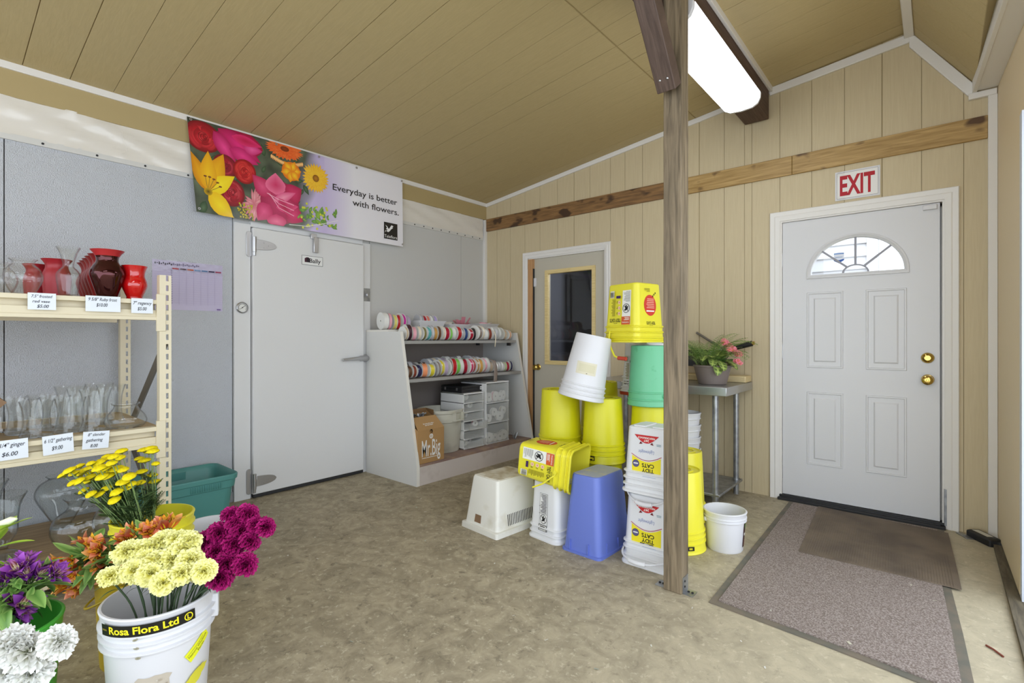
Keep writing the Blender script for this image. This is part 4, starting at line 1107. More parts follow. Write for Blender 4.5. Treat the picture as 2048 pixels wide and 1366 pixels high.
# begonia
def petal_flower(name, c0, c1, R=.017, n=5):
    mb = MB()
    for k in range(n):
        a = 2 * PI * k / n; V = [(0, 0, 0)]; C = [lin(c0)]
        for j in range(7):
            b = a + (j - 3) * .21; rr = R * (1 - .05 * abs(j - 3)); V.append((rr * math.cos(b), rr * math.sin(b), .004 + .004 * math.sin(j * 2))); C.append(lin(c1))
        mb.add(V, [(0, j, j + 1) for j in range(1, 7)], 0, C)
    mb.lathe([(0, .006), (.003, .004), (.0035, .0)], 8, c=lin((226, 190, 70)))
    o = mb.build(name, M['petal'], sharp=80); me = o.data; D.objects.remove(o); return me
BG = petal_flower('begonia_flower', (212, 84, 96), (246, 158, 168), .021)
for k in range(36):
    u, v = r.uniform(-1, 1), r.uniform(-1, 1)
    x, y, z = .115 + .055 * u, .065 + .05 * v, .245 - .045 * u + .03 * r.random()
    if k < 5: x, y, z = .17 + .02 * u, .03 + .02 * v, .155 + .02 * r.random()
    place(BG, 'begonia_flower', pt, (x, y, z), r.uniform(-1.6, .4), r.uniform(-.2, .9) , 0, r.uniform(.8, 1.15)).rotation_euler = (r.uniform(.5, 1.2), r.uniform(-.3, .5), r.uniform(-.2, .9))
for k in range(12): place(begl, 'leaf', pt, (.07 + r.uniform(-.02, .05), r.uniform(-.03, .06), .13 + .06 * r.random()), r.uniform(-1.4, .8), r.uniform(-.3, .5), 0, r.uniform(.8, 1.1))
mb = MB(); mb.tube([(.04, .02, .12), (.08, .05, .18), (.12, .07, .24)], .003, 6); mb.build('stem', M['stem'], pt)
# thin rod slanting behind the pot, not hung from anything
mb = MB(); mb.cyl((0, 0, 0), (-.24, .03, .145), .009, 10); o = mb.build('slanting_rod', M['rack_dark'], loc=(2.66, -.05, 1.10)); tag(o, 'thin grey rod slanting against the wall behind the planter', 'rod')

# ================================================================== MATS AND SMALL FLOOR THINGS
mt = thing('floor_mat', 'large brown carpet mat with a rubber border, before the exit door', 'mat', (0, 0, 0))
def quadslab(pts, z0, z1, mb, m=0):
    n = len(pts); mb.loft([[(x, y, z0) for x, y in pts], [(x, y, z1) for x, y in pts]], m)
o4 = [(3.112, -.055), (3.150, -1.862), (3.62, -1.90), (4.045, -1.95), (4.02, -1.45), (3.985, -.9), (3.972, -.055)]
i4 = [(3.142, -.08), (3.182, -1.828), (3.62, -1.865), (4.008, -1.91), (3.985, -1.45), (3.952, -.9), (3.94, -.08)]
mb = MB(); quadslab(list(reversed(o4)), .0, .005, mb); mb.build('border', M['mat_border'], mt)
mb = MB(); quadslab(list(reversed(i4)), .005, .010, mb); mb.build('pile', M['mat_pile'], mt)
mb = MB(); q = [(3.30, -.075), (3.352, -1.012), (4.028, -.995), (4.012, -.60), (3.99, -.13)]
quadslab(list(reversed(q)), .0105, .0145, mb)
for k in range(56):
    t = .035 + k * .0168; t2 = t + .0066
    pt_ = lambda t, s: (3.30 * (1 - t) + 3.99 * t + s * (.052 * (1 - t) + .038 * t), -.09 - .035 * t - s * (.90 - .035 * t))
    a, b, c_, d = pt_(t, 0), pt_(t2, 0), pt_(t2, 1), pt_(t, 1)
    mb.loft([[(x, y, z) for x, y in (d, c_, b, a)] for z in (.0145, .0160)])
o = mb.build('ribbed_mat', M['mat_ribbed']); tag(o, 'smaller ribbed brown rubber mat lying on top of the carpet mat', 'mat')
bs = thing('bait_box', 'low black box with a white top label in the corner by the right wall', 'box', (4.150, -.115, 0), -.97)
mb = MB(); mb.loft([rrect(.175, .075, .012, 3, 0), rrect(.175, .075, .012, 3, .036), rrect(.15, .055, .01, 3, .044)]); mb.build('body', M['black'], bs, bevel=.003)
p = Print(); p.rect(-.065, -.018, .045, .018, (206, 204, 194)); p.build('label', flat((0, 0, .044), (1, 0, 0), (0, 1, 0), (0, 0, 1)), bs)
mb = MB(); mb.box(-.018, .018, -.05, .05, 0, .006); mb.cyl((0, 0, .006), (0, 0, .009), .01, 10)
o = mb.build('strike_plate', M['galv'], loc=(4.07, -.235, 0), rot=(0, 0, .5), bevel=.001); tag(o, 'small steel plate lying on the concrete by the door casing', 'plate'); o.location = (4.065, -.085, 0)
mb = MB(); mb.tube([(0, 0, .004), (.02, -.02, .005), (.045, -.055, .004)], .0035, 6); o = mb.build('twig', mat('red_brown_twig', (120, 58, 44), .7), loc=(4.02, -1.47, 0)); o.location = (4.085, -1.49, 0); tag(o, 'short reddish twig on the concrete right of the mats', 'twig')
mb = MB(); r = random.Random(12)
for k in range(120):
    x, y = r.uniform(.9, 4.1), r.uniform(-3.4, -1.0)
    if 1.5 < x < 3.1 and y > -2.0: continue
    if x > 3.1 and y > -1.9 and r.random() < .6: continue
    a = r.uniform(0, PI); s = r.uniform(.003, .010); w = s * r.uniform(.25, .6); ca, sa = math.cos(a), math.sin(a); zz = .012 if (3.15 < x < 4.0 and y > -1.85) else .002
    c = lin(r.choice([(206, 204, 192), (190, 184, 166), (170, 174, 160), (214, 210, 200)]))
    mb.add([(x + ca * s - sa * w, y + sa * s + ca * w, zz), (x - ca * s - sa * w, y - sa * s + ca * w, zz), (x - ca * s + sa * w, y - sa * s - ca * w, zz), (x + ca * s + sa * w, y + sa * s - ca * w, zz + .002)], [(0, 1, 2, 3)], 0, c)
o = mb.build('floor_litter', M['print']); o['kind'] = 'stuff'; o['label'] = 'pale scraps and petals scattered over the concrete'; o['category'] = 'litter'
# exit sign
es = thing('exit_sign', 'white sign with red EXIT lettering above the exit door', 'sign', (3.518, -.001, 2.263))
mb = MB(); mb.box(-.128, .128, -.003, 0, -.100, .100); mb.build('board', M['white_pl'], es)
p = Print(); p.rect(-.118, -.09, .118, .09, (70, 66, 66)); p.rect(-.1165, -.0885, .1165, .0885, (232, 230, 226)); p.text('EXIT', 0, -.066, .132, (178, 28, 40), w=.20, align='C', bold=.03)
p.build('lettering', flat((0, -.003, 0), (1, 0, 0), (0, 0, 1), (0, -1, 0)), es)
mb = MB()
for zz in (.085, -.092): mb.add([(-.12, -.0042, zz - .022), (-.075, -.0042, zz - .014), (-.068, -.0042, zz + .03), (-.11, -.0042, zz + .024)], [(0, 1, 2, 3)])
mb.build('tape', M['film'], es)
# ================================================================== SHELVING RACK WITH VASES
RX, RY = .845, -3.35        # front face line of the rack, right-hand end
rk = thing('shelving_rack', 'beige slotted steel shelving rack with two wooden shelves against the cooler wall', 'shelving', (0, 0, 0))
def upright(x, y, top, sgn, slots=True):
    mb = MB(); a = .052; t = .003
    # slotted face (+x) made of two rails and rungs, return flange facing -y/+y
    f0, f1 = (y - a / 2, y + a / 2)
    c0, c1 = y + .002, y + .013
    mb.box(x - t, x, f0, c0, 0, top); mb.box(x - t, x, c1, f1, 0, top)
    z = 0.0; p = .0508
    while z < top:
        mb.box(x - t, x, c0, c1, z, min(z + p * .42, top)); z += p
    mb.box(x - .045, x - t, f0, f0 + t, 0, top); mb.box(x - .045, x - t, f1 - t, f1, 0, top)
    mb.box(x - .05, x + .005, f0 - .01, f1 + .01, 0, .004)
    return mb.build('upright', M['rack'], rk)
upright(RX + .045, RY, 1.525, 1); upright(.11, RY, 1.525, -1); upright(RX + .045, -5.25, 1.525, 1); upright(.11, -5.25, 1.525, -1)
def beam(x, z, name='beam', s=1):
    mb = MB(); y0, y1 = -5.215, RY - .036
    mb.box(x - .045, x, y0, y1, z - .022, z); mb.box(x - .05, x - .042, y0, y1, z - .10, z - .0)
    mb.box(x - .045, x - .010, y0, y1, z - .088, z - .052); mb.box(x - .045, x, y0, y1, z - .104, z - .086)
    # hooked end plates gripping the uprights
    for y in (y1, y0 - .04): mb.box(x - .01, x + .006, y - .004, y + .036, z - .16, z + .03)
    mb.build('shelf_beam', M['rack'], rk, bevel=.0015)
for z in (1.395, .745):
    beam(RX + .045, z); mb = MB(); mb.box(.07, .085, -5.215, RY - .036, z - .10, z); mb.build('shelf_beam', M['rack'], rk)
    mb = MB(); mb.box(.085, RX + .032, -5.2, RY - .02, z - .02, z - .002); mb.build('shelf_board', M['deck_wood'], rk)
mb = MB(); mb.box(.055, RX + .02, -5.2, RY - .04, .125, .15); mb.build('shelf_board', M['deck_dark'], rk)
mb = MB(); mb.box(RX, RX + .02, -5.2, RY - .04, .06, .125); mb.box(.06, .08, -5.2, RY - .04, .06, .125); mb.build('shelf_beam', M['rack'], rk)
for (z0, z1) in ((1.18, .62), (.17, .62)):
    mb = MB(); a = Vector((RX + .01, RY + .01, z0)); b = Vector((.12, RY + .01, z1)); mb.tube([a, b], .017, 4); mb.build('brace', M['rack_dark'], rk)

# glassware profiles (outer then inner wall)
def vessel(prof, th=.003, base=.006):
    inner = [(max(r - th, .001), z) for (r, z) in reversed(prof) if z > base]
    return [(0, 0)] + prof + inner + [(0, base)]
def vprof(keys, n=26):
    """smooth curve through (r, z) keys"""
    P = []
    for i in range(len(keys) - 1):
        p0 = keys[max(i - 1, 0)]; p1 = keys[i]; p2 = keys[i + 1]; p3 = keys[min(i + 2, len(keys) - 1)]
        for k in range(6):
            t = k / 6
            f = lambda a, b, c, d: .5 * (2 * b + (c - a) * t + (2 * a - 5 * b + 4 * c - d) * t * t + (-a + 3 * b - 3 * c + d) * t ** 3)
            P.append((max(.002, f(p0[0], p1[0], p2[0], p3[0])), f(p0[1], p1[1], p2[1], p3[1])))
    P.append(keys[-1]); return P
def vase_mesh(keys, flute=None, n=64, m='clear', sq=None):
    mb = MB(); mb.lathe(vessel(vprof(keys)), n, flute=flute)
    if sq:
        for v in mb.V:
            a = math.atan2(v.y, v.x); t = 1 - min(1, v.z / sq)
            k = 1 + .12 * t * (abs(math.cos(2 * a)) ** .6 * -1 + .6); v.x *= k; v.y *= k
    o = mb.build('vase', M[m], sharp=60); me = o.data; D.objects.remove(o); return me
def vase(me, label, x, y, z, rz=0, s=1.0, group=None, cat='vase', name='glass_vase'):
    o = D.objects.new(name, me); COL.objects.link(o); o.location = (x, y, z); o.rotation_euler = (0, 0, rz); o.scale = (s,) * 3
    return tag(o, label, cat, group)
ZT, ZM, ZB = 1.3945, .7445, .151
bowl = vase_mesh([(.03, 0), (.038, .006), (.06, .05), (.068, .085), (.058, .12), (.038, .142), (.04, .155), (.05, .165)], flute=(10, .03))
bud = vase_mesh([(.034, 0), (.036, .004), (.045, .08), (.046, .112), (.034, .135), (.022, .15), (.024, .175), (.034, .215), (.047, .245)], flute=(8, .02))
frred = vase_mesh([(.045, 0), (.048, .005), (.055, .08), (.053, .12), (.044, .15), (.046, .17), (.06, .192)], m='red_frost', flute=(12, .01))
urn = [(r_ * .82, z_) for r_, z_ in ((.045, 0), (.048, .004), (.060, .04), (.083, .105), (.086, .13), (.074, .16), (.057, .185), (.056, .205), (.066, .226), (.082, .242))]
rubym = vase_mesh(urn, m='ruby'); rubys = vase_mesh(urn, m='ruby_side')
reg = vase_mesh([(.038, 0), (.04, .004), (.034, .016), (.043, .04), (.055, .075), (.052, .1), (.044, .125), (.046, .15), (.056, .178)], m='red_glass')
vase(bowl, 'round clear glass vase at the far left of the top shelf', .755, -3.868, ZT, name='glass_vase')
vase(bowl, 'second round clear glass vase, behind the first and mostly hidden', .52, -3.93, ZT, 1.0)
vase(bud, 'tall clear glass bud vase with a flared mouth on the top shelf', .775, -3.715, ZT, name='glass_vase', s=.97)
vase(frred, 'tall frosted red vase behind the clear bud vase', .62, -3.735, ZT, s=1.0, name='red_vase')
vase(frred, 'shorter frosted red vase behind the round clear vase', .46, -3.79, ZT, s=.92, name='red_vase')
rv = thing('ruby_vase', 'large mirrored dark ruby vase at the front of the top shelf', 'vase', (.765, -3.565, ZT))
o = link('body', rubym, rv)
mb = MB(); mb.lathe([(.0475, .212), (.0555, .227), (.0685, .2428), (.0693, .2438), (.066, .2428), (.053, .227), (.044, .21)], 40); mb.build('rim', M['ruby_rim'], rv)
for k in range(5):
    vase(rubys, 'frosted ruby vase in the receding row, ' + ORD[k + 1] + ' behind the large mirrored one', .645 - .112 * k, -3.558 + .007 * k, ZT, name='ruby_vase', s=.97, group='ruby vases in the receding row')
vase(reg, 'small clear red vase next to the rack upright on the top shelf', .76, -3.452, ZT, name='red_vase')
# middle shelf
gat = vase_mesh([(.058, 0), (.06, .004), (.052, .03), (.047, .08), (.05, .12), (.057, .15), (.061, .165)], sq=.10)
sle = vase_mesh([(.060, 0), (.062, .004), (.05, .04), (.046, .10), (.05, .15), (.058, .185), (.064, .205)], sq=.12)
squat = vase_mesh([(.07, 0), (.078, .006), (.09, .03), (.08, .06), (.058, .09), (.05, .105), (.051, .113), (.06, .118), (.06, .124)])
for (x, y, nm) in ((.765, -3.825, 'front'), (.615, -3.86, 'middle'), (.47, -3.89, 'rear')):
    vase(gat, f'{nm} vase of the short clear vases above the six-and-a-half inch card', x, y, ZM, .4, group='short clear gathering vases')
for (x, y, nm) in ((.72, -3.70, 'front'), (.575, -3.735, 'middle'), (.43, -3.765, 'rear')):
    vase(gat, f'{nm} vase in the second row of short clear vases, beside the slender vases', x, y, ZM, .7, group='short clear gathering vases')
for (x, y, nm) in ((.785, -3.615, 'front'), (.63, -3.64, 'middle'), (.48, -3.665, 'rear')):
    vase(sle, f'{nm} vase of the tall slender clear vases above the eight inch card', x, y, ZM, .5, group='slender clear gathering vases')
for (x, y, nm) in ((.56, -3.51, 'front'), (.40, -3.53, 'rear')):
    vase(sle, f'{nm} tall slender vase behind the squat clear jar', x, y, ZM, .9, group='slender clear gathering vases')
vase(squat, 'squat clear glass jar at the right end of the middle shelf', .765, -3.49, ZM, name='glass_jar', cat='jar')
# open carton, flap only in view
ct = thing('carton', 'open brown cardboard box tipped on its edge at the left end of the middle shelf', 'box', (.70, -4.012, ZM + .0885), (.80, 0, 0))
mb = MB(); mb.box(-.15, .15, -.12, .12, 0, .005); mb.box(-.15, -.145, -.12, .12, .005, .13); mb.box(.145, .15, -.12, .12, .005, .13); mb.box(-.145, .145, -.12, -.115, .005, .13); mb.box(-.145, .145, .115, .12, .005, .13); mb.build('body', M['carton'], ct)
mb = MB(); mb.box(.1455, .1495, -.115, .115, .131, .20); mb.build('flap', M['card_in'], ct)
# bottom shelf
fl_ = vase_mesh([(.072, 0), (.078, .006), (.07, .03), (.034, .05), (.042, .08), (.066, .13), (.07, .2), (.078, .26), (.10, .31)], m='clear_old')
urnl = vase_mesh([(.05, 0), (.054, .005), (.04, .018), (.06, .06), (.105, .15), (.118, .2), (.10, .245), (.065, .27), (.062, .28), (.072, .29)], m='clear_old')
bot = vase_mesh([(.06, 0), (.07, .005), (.11, .05), (.125, .10), (.108, .155), (.066, .19), (.056, .215), (.06, .235), (.075, .252)], m='clear')
vase(fl_, 'tall flared clear vase with a foot at the left of the floor shelf', .58, -3.935, ZB, s=1.0)
vase(fl_, 'tall flared clear vase behind the front one at the left of the floor shelf', .30, -3.98, ZB, s=1.05)
vase(urnl, 'clear urn-shaped vase at the back of the floor shelf', .24, -3.66, ZB)
vase(bot, 'big round-bellied clear vase standing before the urn on the floor shelf', .66, -3.645, ZB)
vase(bot, 'round-bellied clear vase partly hidden behind the yellow bucket', .60, -3.49, ZB, s=.85)
# price cards
def card(y0, w, h, z, lines, label, tilt=0.0, z0=0):
    t = thing('price_sign', label, 'price card', (RX + .0475 + .006, y0 + w / 2, z), (tilt, 0, 0), 'hand-lettered price cards on the rack')
    mb = MB(); mb.box(0, .0006, -w / 2, w / 2, -h, .0); mb.build('card', M['paper'], t)
    p = Print()
    for (st, u, v, hh, ww) in lines: p.text(st, u * w - w / 2, -v * h, hh * 1.25, (24, 26, 40), w=ww * w, shear=.25, bold=.006)
    p.build('lettering', flat((.0006, 0, 0), (0, 1, 0), (0, 0, 1), (1, 0, 0)), t)
card(-3.868, .093, .074, 1.400, [('7.5" frosted', .12, .28, .010, .75), ('red vase', .16, .58, .010, .62), ('$5.00', .32, .88, .011, .42)], 'white price card reading 7.5 inch frosted red vase, $5.00')
card(-3.672, .132, .074, 1.400, [('9 5/8" Ruby frost', .08, .32, .012, .82), ('$10.00', .30, .68, .013, .32)], 'wide pale card reading 9 5/8 inch Ruby frost, $10.00')
card(-3.497, .09, .074, 1.398, [('7" regency', .08, .42, .013, .86), ('$5.00', .28, .8, .013, .42)], 'pale card reading 7 inch regency, $5.00, beside the upright')
card(-3.985, .118, .086, .762, [('6 1/4" ginger', .12, .35, .014, .8), ('$6.00', .30, .8, .014, .42)], 'white card reading 6 1/4 inch ginger, $6.00', .02)
card(-3.822, .105, .086, .762, [('6 1/2" gathering', .06, .36, .013, .9), ('$9.00', .28, .78, .014, .36)], 'white card reading 6 1/2 inch gathering, $9.00', .05)
card(-3.680, .098, .082, .758, [('8" slender', .18, .26, .011, .66), ('gathering', .12, .58, .012, .64), ('8.00', .30, .90, .012, .28)], 'white card reading 8 inch slender gathering, 8.00', -.06)

# teal tote on the floor behind the rack
to = thing('storage_tote', 'teal plastic storage tote standing open on the floor beside the rack', 'tote', (.262, -3.135, 0))
mb = MB(); R = []
for (z, w, d, r_) in ((0, .32, .52, .05), (.006, .33, .53, .05), (.235, .375, .585, .06), (.238, .395, .605, .06), (.288, .405, .615, .06), (.29, .42, .63, .06), (.318, .424, .634, .06), (.324, .415, .625, .06), (.318, .40, .61, .055), (.29, .375, .585, .055), (.02, .322, .522, .05)): R.append(rrect(w, d, r_, 6, z))
mb.loft(R)
for k in range(14): mb.box(.2, .206, .03 + k * .013, .034 + k * .013, .245, .283)
mb.box(-.187, -.18, .03, .12, .25, .30)
mb.build('body', M['teal'], to, sharp=30, bevel=.002)

# calendar sheet under a clear cover
ca = thing('wall_calendar', 'lilac printed chart taped under plastic on the cooler wall', 'calendar', (.001, -2.972, 1.556))
p = Print(); p.rect(-.213, -.165, .213, .165, (192, 184, 210), 1, 1); [p.rect(-.20 + k * .0115, .136 + .004 * math.sin(k * 2.1), -.192 + k * .0115, .148 + .004 * math.sin(k * 3.7), (52, 40, 60) if k < 9 else (120, 108, 140)) for k in range(23)]
cc = [(170, 60, 70), (90, 70, 80), (176, 90, 60), (110, 140, 180), (90, 120, 160), (60, 50, 80), (150, 60, 90)]
for k in range(7): p.rect(-.10 + k * .044, .108, -.062 + k * .044, .118, cc[k])
for k in range(7): p.line([(-.105 + k * .044, -.13), (-.105 + k * .044, .118)], .0012, (160, 150, 186))
for k in range(15): p.line([(-.205, .10 - k * .0155), (.205, .10 - k * .0155)], .0008, (172, 162, 196)); p.rect(-.107, .094 - k * .0155, -.102, .098 - k * .0155, (120, 112, 150))
p.rect(.17, -.158, .195, -.15, (110, 80, 150))
p.build('sheet', flat((0, 0, 0), (0, 1, 0), (0, 0, 1), (1, 0, 0)), ca)
mb = MB(); V = []; F = []
for i in range(41):
    for j in range(9):
        V.append((.007 + .003 * noise.noise(Vector((i * .5, j * .9, 2))), -.215 + i * .43 / 40, .09 + j * .08 / 8))
for i in range(40):
    for j in range(8): F.append((i * 9 + j, (i + 1) * 9 + j, (i + 1) * 9 + j + 1, i * 9 + j + 1))
mb.add(V, F); mb.build('clear_cover', M['film'], ca, sharp=80)
# string hanging over the sheeting
mb = MB(); mb.tube([(.03, -3.35, 2.50), (.034, -3.34, 2.44), (.033, -3.325, 2.40), (.034, -3.33, 2.37), (.034, -3.35, 2.36)], .0014, 6); o = mb.build('hanging_string', M['sheeting']); tag(o, 'short white string hanging over the plastic sheeting', 'string')

# ================================================================== BANNER
bn = thing('banner', 'vinyl banner with printed flowers and the words Everyday is better with flowers', 'banner', (.046, -3.0, 2.068))
W_, H_ = 1.80, .604; VS = 1.055
def bmap(u, v, k):
    off = u if v > H_ * .98 else u
    sk = .055 * max(0, 1 - v / H_) * max(0, 1 - u / .5)          # lower left corner pulled in
    return (.016 - .010 * v / H_ + k, u + sk, v * VS)
p = Print(); p.step = .000006
def mixc(a, b, t): t = max(0, min(1, t)); return tuple(a[i] * (1 - t) + b[i] * t for i in range(3))
def bg(u, v, z=0):
    n1 = noise.noise(Vector((u * 7, v * 7, 0))); n2 = noise.noise(Vector((u * 19, v * 19, 5)))
    dark = mixc((36, 40, 32), (104, 116, 92), .5 + .5 * n1 + .3 * n2)
    lil = mixc((196, 182, 220), (232, 230, 236), (u - 1.0) / .28)
    lil = mixc(lil, (232, 230, 236), (v - .35) * .8 if u > 1.0 else 0)
    e = .78 + .08 * n1 + .12 * (v - .3)
    return mixc(dark, lil, (u - e) / .14) if u < 1.1 else lil
p.rect(0, 0, W_, H_, None, 150, 50, cf=bg)
rr = random.Random(21)
def inside(P): return P
def leaf(x, y, a, L, c0=(70, 104, 58), c1=(44, 70, 40)): p.petal(x, y, a, L, L * .45, c0, c1)
def rose(cx, cy, rx, ry, dark, midc, light, seed=0):
    q = random.Random(seed)
    p.ell(cx, cy, rx, ry, midc, dark)
    for ring_ in range(5):
        k = 1 - ring_ * .19; n_ = 7 - ring_
        for j in range(n_):
            a = 2 * PI * j / n_ + q.uniform(0, 1) + ring_
            c = q.choice([mixc(midc, light, .8), midc, light, mixc(dark, midc, .6)])
            x, y = cx + rx * k * .52 * math.cos(a), cy + ry * k * .52 * math.sin(a)
            p.ell(x, y, rx * k * .50, ry * k * .34, c, mixc(c, dark, .55), n=16, rot=a + PI / 2)
    for j in range(3): p.ring(cx + rx * .05 * j, cy, min(rx, ry) * (.32 - .09 * j), min(rx, ry) * .05, dark, n=20, a0=j, a1=j + 4.6)
def gerbera(cx, cy, rx, ry, c0, c1, eye, n_=26, seed=0):
    q = random.Random(seed)
    for L in (1, .82, .62):
        for j in range(n_):
            a = 2 * PI * (j + L * 3) / n_ + q.uniform(-.05, .05); l = L * q.uniform(.9, 1.0)
            P = [(cx, cy), (cx + rx * l * .8 * math.cos(a - .11), cy + ry * l * .8 * math.sin(a - .11)), (cx + rx * l * math.cos(a), cy + ry * l * math.sin(a)), (cx + rx * l * .8 * math.cos(a + .11), cy + ry * l * .8 * math.sin(a + .11))]
            p.fan((cx + rx * l * .6 * math.cos(a), cy + ry * l * .6 * math.sin(a)), P, c0, mixc(c1, c0, q.random() * .5))
    p.ell(cx, cy, rx * .22, ry * .22, eye, mixc(eye, (60, 30, 10), .5))
for k in range(26): leaf(rr.uniform(.05, .85), rr.uniform(.03, .56), rr.uniform(0, 6), rr.uniform(.05, .12), mixc((66, 92, 60), (120, 140, 110), rr.random()))
rose(.09, .50, .12, .10, (120, 8, 20), (206, 20, 40), (236, 60, 70), 1)
# large cerise rose along the top edge
p.ell(.33, .52, .17, .085, (196, 20, 92), (150, 10, 62))
for (x, y, a, L, w, c0, c1) in ((.19, .585, -.5, .34, .13, (226, 44, 126), (170, 14, 76)), (.16, .56, -.95, .26, .11, (236, 70, 146), (176, 20, 84)), (.26, .47, -.3, .22, .10, (232, 60, 138), (186, 24, 96)), (.32, .585, -.35, .20, .10, (212, 30, 90), (150, 8, 50)), (.36, .50, .05, .14, .08, (240, 96, 164), (200, 40, 110)), (.28, .56, -.1, .22, .07, (186, 16, 66), (220, 44, 110))): p.petal(x, y, a, L, w, c0, c1)
gerbera(.67, .575, .155, .085, (222, 74, 22), (240, 130, 60), (150, 60, 20), 30, 2)
for k in range(24):
    t = k / 23; x = .57 + .24 * t; y = .50 - .03 * math.sin(PI * t); p.petal(x, y + .012, -1.6 + .3 * (t - .5), .035, .014, (244, 226, 150), (236, 150, 90))
rose(.225, .34, .085, .08, (110, 10, 30), (182, 22, 48), (220, 70, 84), 3)
rose(.365, .335, .085, .085, (140, 4, 14), (212, 16, 30), (238, 70, 64), 4)
rose(.26, .17, .10, .095, (120, 8, 24), (192, 24, 46), (228, 84, 92), 5)
for k in range(30):
    a = rr.uniform(-PI, PI); p.petal(.43, .12, a, rr.uniform(.07, .12), .026, (232, 168, 172), (206, 110, 124))
for k in range(14): p.petal(.44, .10, rr.uniform(-2.2, -.6), rr.uniform(.07, .115), .026, (240, 184, 188), (214, 120, 134))
for k in range(40): p.ell(.35 + rr.uniform(-.05, .07), .06 + rr.uniform(-.05, .05), .008, .008, rr.choice([(226, 210, 40), (196, 176, 30), (236, 226, 90)]), (150, 130, 20), n=7)
# yellow lily at the left edge
lx, ly = .095, .145
for (a, L, w, c0, c1) in ((1.15, .30, .14, (238, 184, 20), (222, 150, 14)), (1.95, .26, .10, (232, 170, 16), (206, 132, 10)), (.62, .24, .11, (250, 226, 40), (240, 206, 20)), (-.78, .25, .13, (250, 222, 30), (238, 190, 16)), (1.5, .27, .12, (244, 196, 30), (226, 160, 14))): p.petal(lx, ly, a, L, w, c0, c1)
for k in range(5): p.line([(lx, ly), (lx + .10 * math.cos(.5 + k * .3), ly + .10 * math.sin(.5 + k * .3))], .004, (150, 120, 40)); p.ell(lx + .10 * math.cos(.5 + k * .3), ly + .10 * math.sin(.5 + k * .3), .012, .006, (120, 60, 30), n=8)
p.ell(lx, ly, .03, .025, (70, 60, 10), (200, 160, 20), n=12)
# large pink rose in the middle
p.ell(.63, .17, .15, .16, (206, 60, 110), (160, 20, 70))
for (x, y, a, L, w, c0, c1) in ((.56, .20, 2.4, .19, .13, (226, 84, 132), (186, 30, 84)), (.60, .22, 1.6, .16, .16, (206, 40, 96), (232, 110, 150)), (.68, .22, .6, .15, .15, (214, 52, 106), (176, 22, 76)), (.55, .14, -2.2, .16, .13, (232, 90, 140), (196, 40, 96)), (.60, .08, -1.5, .12, .15, (238, 110, 150), (206, 50, 106)), (.68, .13, -.5, .15, .15, (222, 66, 120), (180, 26, 80)), (.58, .17, .5, .20, .07, (244, 150, 178), (222, 84, 134)), (.60, .13, .2, .18, .08, (190, 30, 84), (226, 80, 130)), (.62, .20, -.9, .16, .07, (176, 18, 66), (212, 60, 112))): p.petal(x, y, a, L, w, c0, c1)
for k in range(3): p.line([(.53 + .01 * k, .22), (.62, .19 - .03 * k), (.74, .17 - .04 * k)], .004, (246, 186, 206))
# freesia and yellow gerbera
p.ell(.72, .42, .075, .07, (246, 176, 20), (226, 110, 20))
for a in (.2, 1.2, 2.3, 3.4, 4.6, 5.5): p.petal(.72, .42, a, .085, .06, (248, 206, 40), (232, 130, 24))
gerbera(.925, .415, .125, .125, (246, 206, 60), (236, 170, 40), (196, 130, 30), 26, 6)
# green filler and small yellow sprigs on the lilac ground
for k in range(46):
    t = rr.random(); x = .80 + .30 * t + rr.uniform(-.05, .05); y = .06 + .12 * rr.random() - .02 * t
    leaf(min(max(x, .74), 1.10), max(y, .025), rr.uniform(-.6, 2.2), rr.uniform(.03, .065), mixc((110, 150, 80), (170, 200, 80), rr.random()), mixc((70, 120, 60), (140, 180, 60), rr.random()))
for k in range(22): p.ell(.84 + rr.uniform(-.04, .24), .05 + rr.uniform(-.04, .16), .010, .010, (222, 214, 60), (190, 200, 60), n=7)
p.line([(.70, .02), (.85, .03), (.98, .07), (1.12, .12)], .004, (238, 236, 228))
INK = (36, 34, 36)
p.text('Everyday is better', 1.075, .360, .050, INK, w=.660, bold=.006); p.text('with flowers.', 1.752, .272, .050, INK, w=.49, align='R', bold=.006)
p.rect(1.585, .045, 1.735, .19, (26, 25, 27))
p.text('Teleflora', 1.66, .056, .026, (236, 236, 236), w=.142, align='C')
for P in ([(1.60, .165), (1.62, .155), (1.635, .135), (1.66, .145), (1.672, .165), (1.665, .138), (1.65, .118), (1.63, .105), (1.612, .112), (1.622, .128), (1.604, .128), (1.618, .142)], [(1.64, .135), (1.668, .172), (1.690, .165), (1.676, .152), (1.686, .15), (1.665, .135)], [(1.61, .115), (1.595, .10), (1.60, .118)]): p.poly(P, (236, 236, 236))
p.build('printed_sheet', bmap, bn, 'banner', clip=(0, 0, W_, H_))
mb = MB(); V = []; F = []
for i in range(61):
    for j in range(13):
        q = bmap(W_ * i / 60, H_ * j / 12, 0); V.append((q[0] - .0015, q[1], q[2]))
for i in range(60):
    for j in range(12): F.append((i * 13 + j, i * 13 + j + 1, (i + 1) * 13 + j + 1, (i + 1) * 13 + j))
mb.add(V, F); mb.build('backing', M['white_pl'], bn, sharp=80)
for (u, v) in ((.018, .588), (.018, .02), (.60, .588), (.95, .588), (1.30, .588), (1.785, .588), (1.785, .018)):
    q = bmap(u, v, .012); mb = MB(); mb.lathe([(.0035, 0), (.009, 0), (.009, .002), (.0035, .002), (.0035, 0)], 14, T=Matrix.Translation(q) @ Matrix.Rotation(PI / 2, 4, 'Y')); mb.build('grommet', M['chrome'], bn)
